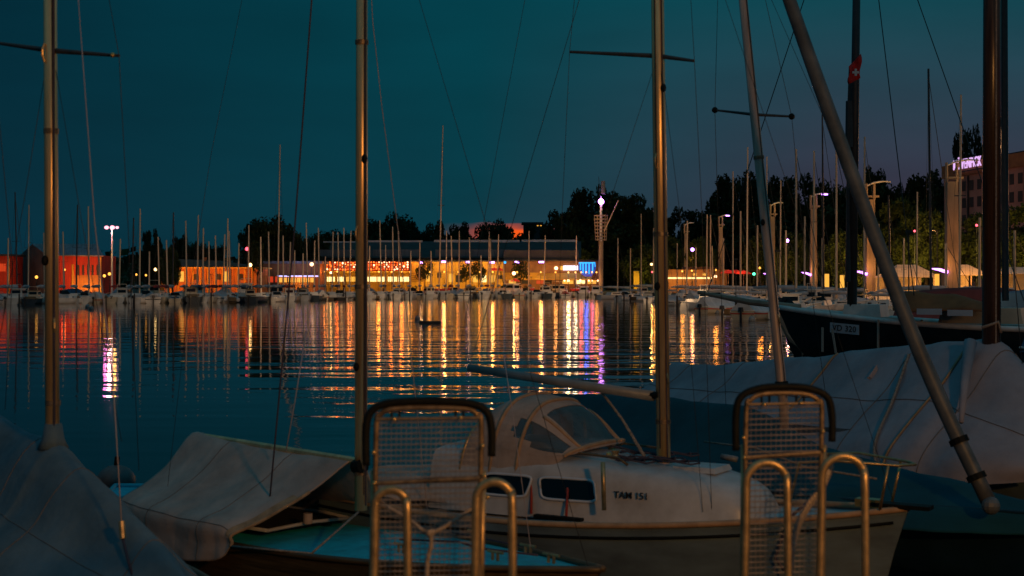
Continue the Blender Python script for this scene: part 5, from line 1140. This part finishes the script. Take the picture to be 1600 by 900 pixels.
mb = MB(); mb.tube([c2(2.2, sg2*.2, .71), c2(1.7, -sg2*.05, .72), c2(1.3, sg2*.10, .735), c2(.7, 0, .74)], .010, 6).tube([c2(2.3, -sg2*.5, .68), c2(1.5, -sg2*.3, .72), c2(1.05, -sg2*.2, .74)], .008, 6); mb.build('deck_lines', 'rope_dark', B2, smooth=True)
# fender on its side, near the left boat
q = Mw2 @ c2(4.3, sg2*.96, .28)
mb = MB(); mb.ball((0, 0, 0), .085, 12, 10, (1, 1, 2.2)); o = mb.build('fender', 'navy_hull', smooth=True); o.location = P(312, 862, q.y); o.rotation_euler = (R(10), R(20), 0); tag(o, 'dark fender hanging at the side of the wooden keelboat', 'fender')
# tender with buoy behind
o = thing('mooring_buoy', 'large round grey mooring buoy left of the boom cover', 'buoy', G(181, 18.5, 0)); pz = zat(752, 18.5)
MB().ball((0, 0, pz), .24, 20, 14, (1.05, 1, .9)).build('float', 'spar', o, smooth=True); MB().tube([(0, 0, pz+.15), (.02, 0, pz+.32)], .035, 8).build('eye', 'rubber', o); MB().tube([(0, 0, pz-.15), (.05, 0, -.2)], .06, 8).build('stem', 'rubber', o)
bw = Vector((-5.0, 17.7, 0)); o = thing('rowing_dinghy', 'small turquoise dinghy behind the grey boom cover', 'dinghy', (bw.x, bw.y, 0), R(8))
hull_parts(hull_rows(2.9, 1.2, .42, .40, .52, .12, .8, .35, 9), o, 'navy_hull', 'deck_teal', 'deck_teal', .03, .02, nu=17)

# --- bottom-left boat under tarp
mst = P(83, 690, 11.0); ax1 = Vector((-.61, .79, 0)).normalized(); nr = Vector((.79, .61, 0)).normalized()
bw = Vector((-1.72, 8.65, 0)); L1 = 7.0; st = bw+ax1*L1
B1 = thing('tarp_covered_boat', 'sailing boat under a grey tarpaulin in the bottom left corner', 'sailboat', st, math.atan2(-ax1.y, -ax1.x))
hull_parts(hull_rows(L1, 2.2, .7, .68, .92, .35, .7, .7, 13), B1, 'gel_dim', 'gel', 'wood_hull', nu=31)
rows = []
for s, zr, w1, ez in ((-.05, 1.00, .05, .72), (.5, 1.10, .34, .66), (1.2, 1.30, .66, .60), (2.0, 1.52, .92, .55), (2.75, 1.72, 1.08, .5), (3.05, 1.79, 1.12, .5), (4.2, 1.86, 1.16, .48), (5.6, 2.02, 1.1, .5), (7.1, 2.1, .9, .5)):
    c = bw+ax1*s; rd = Vector((c.x, c.y, zr)); e1 = c+nr*w1; e1.z = ez; e2 = c-nr*w1; e2.z = ez
    rows.append([e1, rd.lerp(e1, .72)+Vector((0, 0, .06)), rd.lerp(e1, .36)+Vector((0, 0, .0)), rd, rd.lerp(e2, .36), rd.lerp(e2, .72)+Vector((0, 0, .06)), e2])
g1 = wrinkle(loft(rows, 60, 45), .045, 1.3, 7.0, 1.0)
MB().grid(g1).build('tarpaulin', 'tarp_blue', B1, True, smooth=True, thick=.012)
MB().tube([mst+Vector((0, 0, -.05)), mst+Vector((0, 0, .02)), mst+Vector((0, 0, .14))], [.12, .085, .066], 14).build('mast_boot', 'tarp_blue', B1, True, smooth=True)
mt = P(77, -260, 11.0); MB().tube([mst-Vector((0, 0, .9)), mt], [.055, .050], 14).build('mast', 'alu', B1, True, smooth=True)
MB().tube([mst+Vector((.025, -.055, .1)), mst+Vector((.02, -.055, 4.5))], .009, 5).build('halyard', 'rope_dark', B1, True)
MB().tube([P(-12, 66, 11.5), P(80, 79, 11.0), P(186, 87, 10.7)], [.012, .022, .012], 8).build('spreader', 'alu_dark', B1, True); MB().ball(P(176, 86, 10.7), .020).build('spreader_tip', 'brass', B1, True)
stay('shroud', [P(118, -60, 10.8), P(148, 350, 10.4), P(177, 600, 10.0), P(191, 835, 9.6)], .005, 'wire_lit', B1)
stay('shroud', [P(160, -60, 10.8), P(186, 87, 10.7), P(200, 350, 11), P(217, 735, 11.6)],   .0028, 'wire', B1)
stay('shroud', [P(-20, -30, 11.5), P(-12, 66, 11.5), P(20, 420, 11.5), P(8, 640, 11.8)],   .0028, 'wire', B1)
stay('lower_shroud', [P(84, 90, 11), P(125, 330, 10.8), P(190, 690, 10.9)], .0025, 'wire', B1)
stay('lower_shroud', [P(74, 90, 11), P(40, 300, 11.2), P(-20, 640, 11.5)], .0025, 'wire', B1)
MB().tube([P(190, 815, 9.62), P(192, 842, 9.58)], .022, 8).build('turnbuckle', 'steel', B1, True)
MB().tube([P(192, 842, 9.58), P(200, 875, 9.45), P(216, 930, 9.3)], .010, 6).build('lashing', 'rope_dark', B1, True)

seams(g1, B1, (14, 26, 38, 50), (30,)); fit_mast(mst, mt, .053, B1, (.3, .9, 1.4, 2.4, 3.0), 1)
# --- dark teal covered boat on the right
sB = Vector((.6, 22.6, 0)); bB_ = Vector((5.35, 13.6, 0)); ax5 = (bB_-sB); L5 = ax5.length
B5 = thing('teal_covered_boat', 'low sailboat under a dark teal cover behind the cabin sailboat', 'sailboat', sB, math.atan2(ax5.y, ax5.x))
hull_parts(hull_rows(L5, 2.3, .62, .60, .78, .35, .7, .8, 13), B5, 'navy_hull', 'deck_teal', 'navy_hull', nu=31)
a5 = ax5.normalized(); n5 = Vector((a5.y, -a5.x, 0)); n5 = n5 if n5.x < 0 else -n5     # towards camera-left
rows = []
for u, zr, w1, ez in ((0.0, 1.25, .80, .5), (.18, 1.36, 1.1, .45), (.38, 1.42, 1.22, .42), (.52, 1.40, 1.24, .42), (.62, 1.12, 1.22, .42), (.74, .99, 1.10, .45), (.88, .90, .70, .50), (1.0, .82, .08, .6)):
    c = sB+ax5*u; rd = Vector((c.x, c.y, zr)); e1 = c+n5*w1; e1.z = ez; e2 = c-n5*w1; e2.z = ez
    rows.append([e1, rd.lerp(e1, .7)+Vector((0, 0, .10)), rd.lerp(e1, .35)+Vector((0, 0, .05)), rd, rd.lerp(e2, .35)+Vector((0, 0, .05)), rd.lerp(e2, .7)+Vector((0, 0, .10)), e2])
MB().grid(wrinkle(loft(rows, 60, 37), .035, 1.3, 3.0, .7)).build('cover', 'tarp_teal', B5, True, smooth=True, thick=.012)
m5 = P(1225, 640, 17.4); t5 = P(1148, -130, 17.4)
M['mast_grey'] = mat('grey_mast_paint', (0.52, 0.40, 0.34), 0.42, 0.15, 0.3, 2.0, stretch=(6, 6, .6))
MB().tube([m5-Vector((0, 0, .5)), m5, t5], [.062, .062, .052], 14).build('mast', 'mast_grey', B5, True, smooth=True)
MB().tube([P(1221, 596, 17.35), P(1222, 612, 17.35)], .08, 10).build('mast_band', 'rubber', B5, True)
fit_mast(m5, t5, .06, B5, (.25, 1.1, 2.3, 3.1), 1)
MB().tube([P(1117, 172, 17.9), P(1179, 179, 17.4), P(1237, 182, 17.2)], [.013, .02, .013], 8).build('spreader', 'alu_dark', B5, True)
for x, y, D in ((1117, 172, 17.9), (1237, 182, 17.2)): MB().ball(P(x, y, D), .04).build('spreader_tip', 'rubber', B5, True)
stay('shroud', [P(1124, -100, 17.7), P(1117, 172, 17.9), P(1122, 340, 18), P(1135, 650, 18.4)], .0035, 'wire', B5)
stay('shroud', [P(1176, -100, 17.3), P(1196, 0, 17.3), P(1237, 182, 17.2), P(1252, 340, 17), P(1300, 690, 16.6)], .0035, 'wire', B5)
stay('forestay', [t5, P(1560, 800, 14.4)], .003, 'wire', B5)
stay('cover_rope', [P(1100, 690, 16.5), P(1180, 700, 16.0), P(1260, 730, 15.4), P(1370, 748, 14.9)], .012, 'rope', B5)
o = MB().tube([P(1127, 713, 16.3), P(1152, 718, 16.2)], .035, 8).build('fender', 'fender', smooth=True); tag(o, 'small pale fender lying on the dark teal cover', 'fender')

# --- tall white tarp boat
sB = Vector((3.15, 28.3, 0)); bB_ = Vector((7.6, 17.2, 0)); ax6 = bB_-sB; L6 = ax6.length
B6 = thing('white_tented_boat', 'large boat under a tall whitish tent tarpaulin with a brown wooden mast', 'sailboat', sB, math.atan2(ax6.y, ax6.x))
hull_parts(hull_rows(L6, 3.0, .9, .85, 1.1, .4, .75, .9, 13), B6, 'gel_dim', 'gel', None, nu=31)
a6 = ax6.normalized(); n6 = Vector((a6.y, -a6.x, 0)); n6 = n6 if n6.x < 0 else -n6
rows = []; uu = []
for px, py, w1, ez in ((1053, 567, 1.0, .55), (1075, 567, 1.15, .5), (1110, 568, 1.25, .45), (1200, 561, 1.4, .4), (1290, 555, 1.5, .4), (1400, 542, 1.6, .35), (1500, 532, 1.65, .35), (1548, 531, 1.62, .35), (1575, 552, 1.5, .35), (1620, 590, 1.3, .4), (1680, 650, .7, .5)):
    k = (px-800)/F; u = (k*sB.y-sB.x)/(ax6.x-k*ax6.y); c = sB+ax6*u; zr = zat(py, c.y); rd = Vector((c.x, c.y, zr)); e1 = c+n6*w1; e1.z = ez; e2 = c-n6*w1; e2.z = ez
    rows.append([e1, rd.lerp(e1, .75)+n6*.22, rd.lerp(e1, .35)+n6*.08, rd, rd.lerp(e2, .35)-n6*.08, rd.lerp(e2, .75)-n6*.22, e2])
g6 = wrinkle(loft(rows, 90, 49), .06, .9, 5.0, 1.3)
mb = MB().grid(g6); i = len(mb.v); mb.v += g6[0]; mb.f.append(tuple(range(i, i+49)))
mb.build('tent_tarpaulin', 'tarp_w', B6, True, smooth='auto', thick=.012)
seams(g6, B6, (12, 24, 48, 70), (14,), r=.006, off=.012)
for ii in (38, 58): MB().tube([p+n6*.03 for p in g6[ii][1:24]], .018, 5).build('tarp_seam', 'seam', B6, True, smooth=True)
MB().tube(spline([g6[57][2]+n6*.03, g6[54][8]+n6*.05, g6[51][14]+n6*.05, g6[48][21]+n6*.04], 20), .022, 6).build('lashing_strap', 'rope', B6, True)
q = P(1372, 583, 20.0)
ix = min(((i_, j_) for i_ in range(90) for j_ in range(24)), key=lambda ij: (lambda p: abs(800+F*p.x/p.y-1372)+abs(HZ-F*(p.z-H)/p.y-588))(g6[ij[0]][ij[1]]))
q = g6[ix[0]][ix[1]]+n6*.02
mb = MB(); mb.poly([q+Vector((-.10, 0, -.05)), q+Vector((.10, .0, -.11)), q+Vector((.06, -.0, .16))]); mb.poly([q+Vector((-.10, 0, -.05)), q+Vector((.06, 0, .16)), q+n6*.10+Vector((.02, 0, -.03))]); mb.poly([q+Vector((.10, 0, -.11)), q+n6*.10+Vector((.02, 0, -.03)), q+Vector((.06, 0, .16))]); mb.build('vent_flap', 'tarp_w', B6, True)
k = (1551-800)/F; u = (k*sB.y-sB.x)/(ax6.x-k*ax6.y); Dm = (sB+ax6*u).y
MB().tube([P(1549, 560, Dm), P(1551, -400, Dm)], [.125, .115], 16).build('mast', 'wood_mast', B6, True, smooth=True)
MB().tube([P(1556, 545, Dm-.12), P(1557, -300, Dm-.12)], .012, 6).build('halyard', 'rope', B6, True)
MB().tube([P(1534, 512, Dm-.1), P(1560, 503, Dm-.14), P(1564, 520, Dm-.12)], .022, 6).build('mast_lashing', 'rope', B6, True, smooth=True)
mb = MB(); mb.tube([P(1516, 535, Dm-.1), P(1507, 600, Dm-.6), P(1502, 660, Dm-1.1)], [.09, .06, .03], 8); mb.build('folded_flap', 'tarp_w', B6, True, smooth=True)
stay('shroud', [P(1556, 100, Dm), P(1600, 600, Dm-.5)], .006, 'wire', B6)
# leaning grey spar
pts = spline([P(1545, 785, 13.9), P(1447, 575, 14.3), P(1345, 310, 14.8), P(1230, -10, 15.4), P(1160, -230, 15.8)], 16)
SP = thing('leaning_spar', 'thick grey spar leaning across the right side of the view', 'spar', pts[0])
MB().tube(pts, [.076]*10+[.074, .072, .07, .068, .066, .064], 14).build('spar_tube', 'spar', SP, True, smooth=True)
for i_ in (1, 2): MB().tube([pts[i_]-(pts[i_+1]-pts[i_]).normalized()*.03, pts[i_]+(pts[i_+1]-pts[i_]).normalized()*.03], .098, 12).build('clamp_ring', 'rubber', SP, True)
MB().ball(P(1548, 790, 13.85), .09, 12, 8).build('end_fitting', 'spar', SP, True)
# a dark rib at lower right
o = thing('dark_dinghy', 'dark low dinghy hull in the bottom right corner', 'dinghy', (4.2, 11.2, 0), R(-12)); hull_parts(hull_rows(3.4, 1.5, .40, .38, .5, .15, .85, .4, 9), o, 'dark_hull', 'roof', 'rope_dark', .04, .06, nu=17)

# ------------------------------------------------------------------ boarding ladders on the quay
def ladder(label, D, top, xl, xr, lean, xlb, xrb, y_mid, rails, yr):
    t = thing('boarding_ladder', label, 'ladder', G((xl+xr)/2, D, 1.4), 0, 'boarding ladders on the quay edge')
    # black rubber arch
    r_ = 34
    arch = [P(xl-2, top+98, D), P(xl-2, top+r_+8, D), P(xl+6, top+14, D), P(xl+r_, top+1, D), P((xl+xr)/2, top-2, D), P(xr-r_, top+1, D), P(xr-6, top+14, D), P(xr+2, top+r_+8, D), P(xr+2, top+84, D)]
    MB().tube(spline(arch, 44), .018, 12).build('rubber_bumper', 'rubber', t, True, smooth=True)
    il, ir = xl+14, xr-14
    frm = [P(xlb-4, 1005, D-.02), P(il-2, top+240, D), P(il, top+42, D), P(il+6, top+20, D), P(il+24, top+10, D), P((il+ir)/2, top+8, D), P(ir-24, top+10, D), P(ir-6, top+20, D), P(ir, top+42, D), P(ir-4, top+240, D), P(xrb+4, 1005, D-.02)]
    MB().tube(spline(frm, 60), .0125, 10).build('frame', 'steel_dim', t, True, smooth=True)
    for yy, rr, sk in ((top+26, .008, -2), (y_mid, .011, -8)): MB().tube([P(il, yy, D-.015), P(ir-2, yy+sk, D-.015)], rr, 8).build('crossbar', 'steel_dim', t, True)
    w = MB(); y0 = top+28
    yy = y0+4
    while yy < 1005:
        f = (yy-y0)/(1005-y0); a = il+(xlb-4-il)*max(0, f-.45)/.55; b_ = ir+(xrb+4-ir)*max(0, f-.45)/.55
        w.tube([P(a, yy, D), P(b_, yy-3, D)], .0032, 5, False); yy += 8.6
    n = int((ir-il)/7.5)
    for k in range(1, n):
        f = k/n; w.tube([P(il+(ir-il)*f, y0, D-.003), P(il+(ir-il)*f-2, y_mid+90, D-.003), P(xlb+(xrb-xlb)*f, 1005, D-.003)], .0014, 4, False)
    w.build('mesh_panel', 'steel_wire', t, True)
    # second, outer pair of folding legs beside the mesh
    for x0_, x1_ in ((il-4, xlb-8), (ir+3, xrb+8)): MB().tube([P(x0_, y_mid-20, D+.03), P(x1_, 1005, D+.03)], .014, 8).build('leg', 'steel', t, True, smooth=True)
    for x, y in ((il-4, top+78), (ir+2, top+68), (il-3, y_mid), (ir+4, y_mid-12), (ir+10, y_mid+22), (il+28, top+26), (ir-32, top+24)): MB().ball(P(x, y, D-.03), .0105, 8, 6).build('bolt', 'brass', t, True, smooth=True)
    for x in (il+24, il+36, ir-40, ir-28): MB().tube([P(x, top+8, D), P(x, top+27, D)], .006, 6).build('bracket', 'rubber', t, True)
    for (a, b_, yt) in rails:
        q = (b_-a)/2; pts = [P(a-6, 1010, D-.34), P(a-1, yt+110, D-.34), P(a, yt+q+4, D-.34)]+[P((a+b_)/2-q*math.cos(k*math.pi/8), yt+q-q*math.sin(k*math.pi/8), D-.34-.0*k) for k in range(1, 8)]+[P(b_, yt+q+4, D-.36), P(b_+1, yt+110, D-.37), P(b_+2, 1010, D-.38)]
        MB().tube(spline(pts, 50), .0185, 14).build('grab_rail', 'steel', t, True, smooth=True)
        MB().tube([P(a, yt+q+16, D-.34), P(a+3, yt+q+18, D)], .008, 6).build('bracket', 'steel', t, True)
    return t
ladder('left boarding ladder with mesh back and black rubber top, before the turquoise deck', 6.3, 629, 574, 766, 0, 588, 742, 755, [(586, 636, 765), (744, 800, 753)], 0)
ladder('right boarding ladder with mesh back and black rubber top, before the cabin boat bow', 6.9, 606, 1152, 1298, 0, 1168, 1276, 715, [(1166, 1230, 723), (1284, 1351, 713)], 0)
rp = thing('rope', 'frayed rope slung between the left ladder grab rails', 'rope', P(672, 830, 6.1)); MB().tube(spline([P(605, 792, 6.15), P(640, 812, 6.1), P(671, 832, 6.05), P(712, 812, 6.1), P(748, 785, 6.15)], 24), .0085, 7).build('strand', 'rope', rp, True, smooth=True)
MB().tube(spline([P(671, 828, 6.04), P(674, 850, 6.03), P(668, 880, 6.03), P(664, 960, 6.03)], 16), [.020]*3+[.010]*13, 7).build('hanging_end', 'rope', rp, True, smooth=True)
rp = thing('chain', 'rope and chain hanging beside the right ladder', 'chain', P(1270, 790, 6.75)); mb = MB()
for pp in spline([P(1298, 730, 6.7), P(1285, 760, 6.7), P(1262, 792, 6.72), P(1244, 830, 6.75), P(1234, 900, 6.75), P(1228, 1000, 6.75)], 34): mb.ball(pp, .020, 6, 4, (.8, .5, 1.3))
mb.build('links', 'steel_wire', rp, True)

# ------------------------------------------------------------------ street lamps on the near quay, behind the photographer
def street(loc, pw, label):
    t = thing('street_lamp', label, 'lamp post', loc, 0, 'sodium lamps on the near quay')
    MB().tube([(0, 0, 0), (0, 0, 4.6), (0, .3, 5.0), (0, 1.0, 5.15)], [.08, .06, .05, .04], 8).build('pole', 'alu_dark', t, smooth=True); MB().box((0, 1.2, 5.14), (.3, .7, .12)).build('lamp_head', 'roof', t); MB().box((0, 1.2, 5.06), (.24, .5, .04)).build('lamp_glass', 'warmlamp', t)
    lamp((loc[0], loc[1]+1.2, loc[2]+4.9), pw, (1, .43, .10), .4)
street((6.5, -4.5, 1.4), 2600, 'sodium street lamp on the near quay behind the right ladder side')
street((-13, -9.5, 1.4), 100, 'sodium street lamp on the near quay behind the left side')
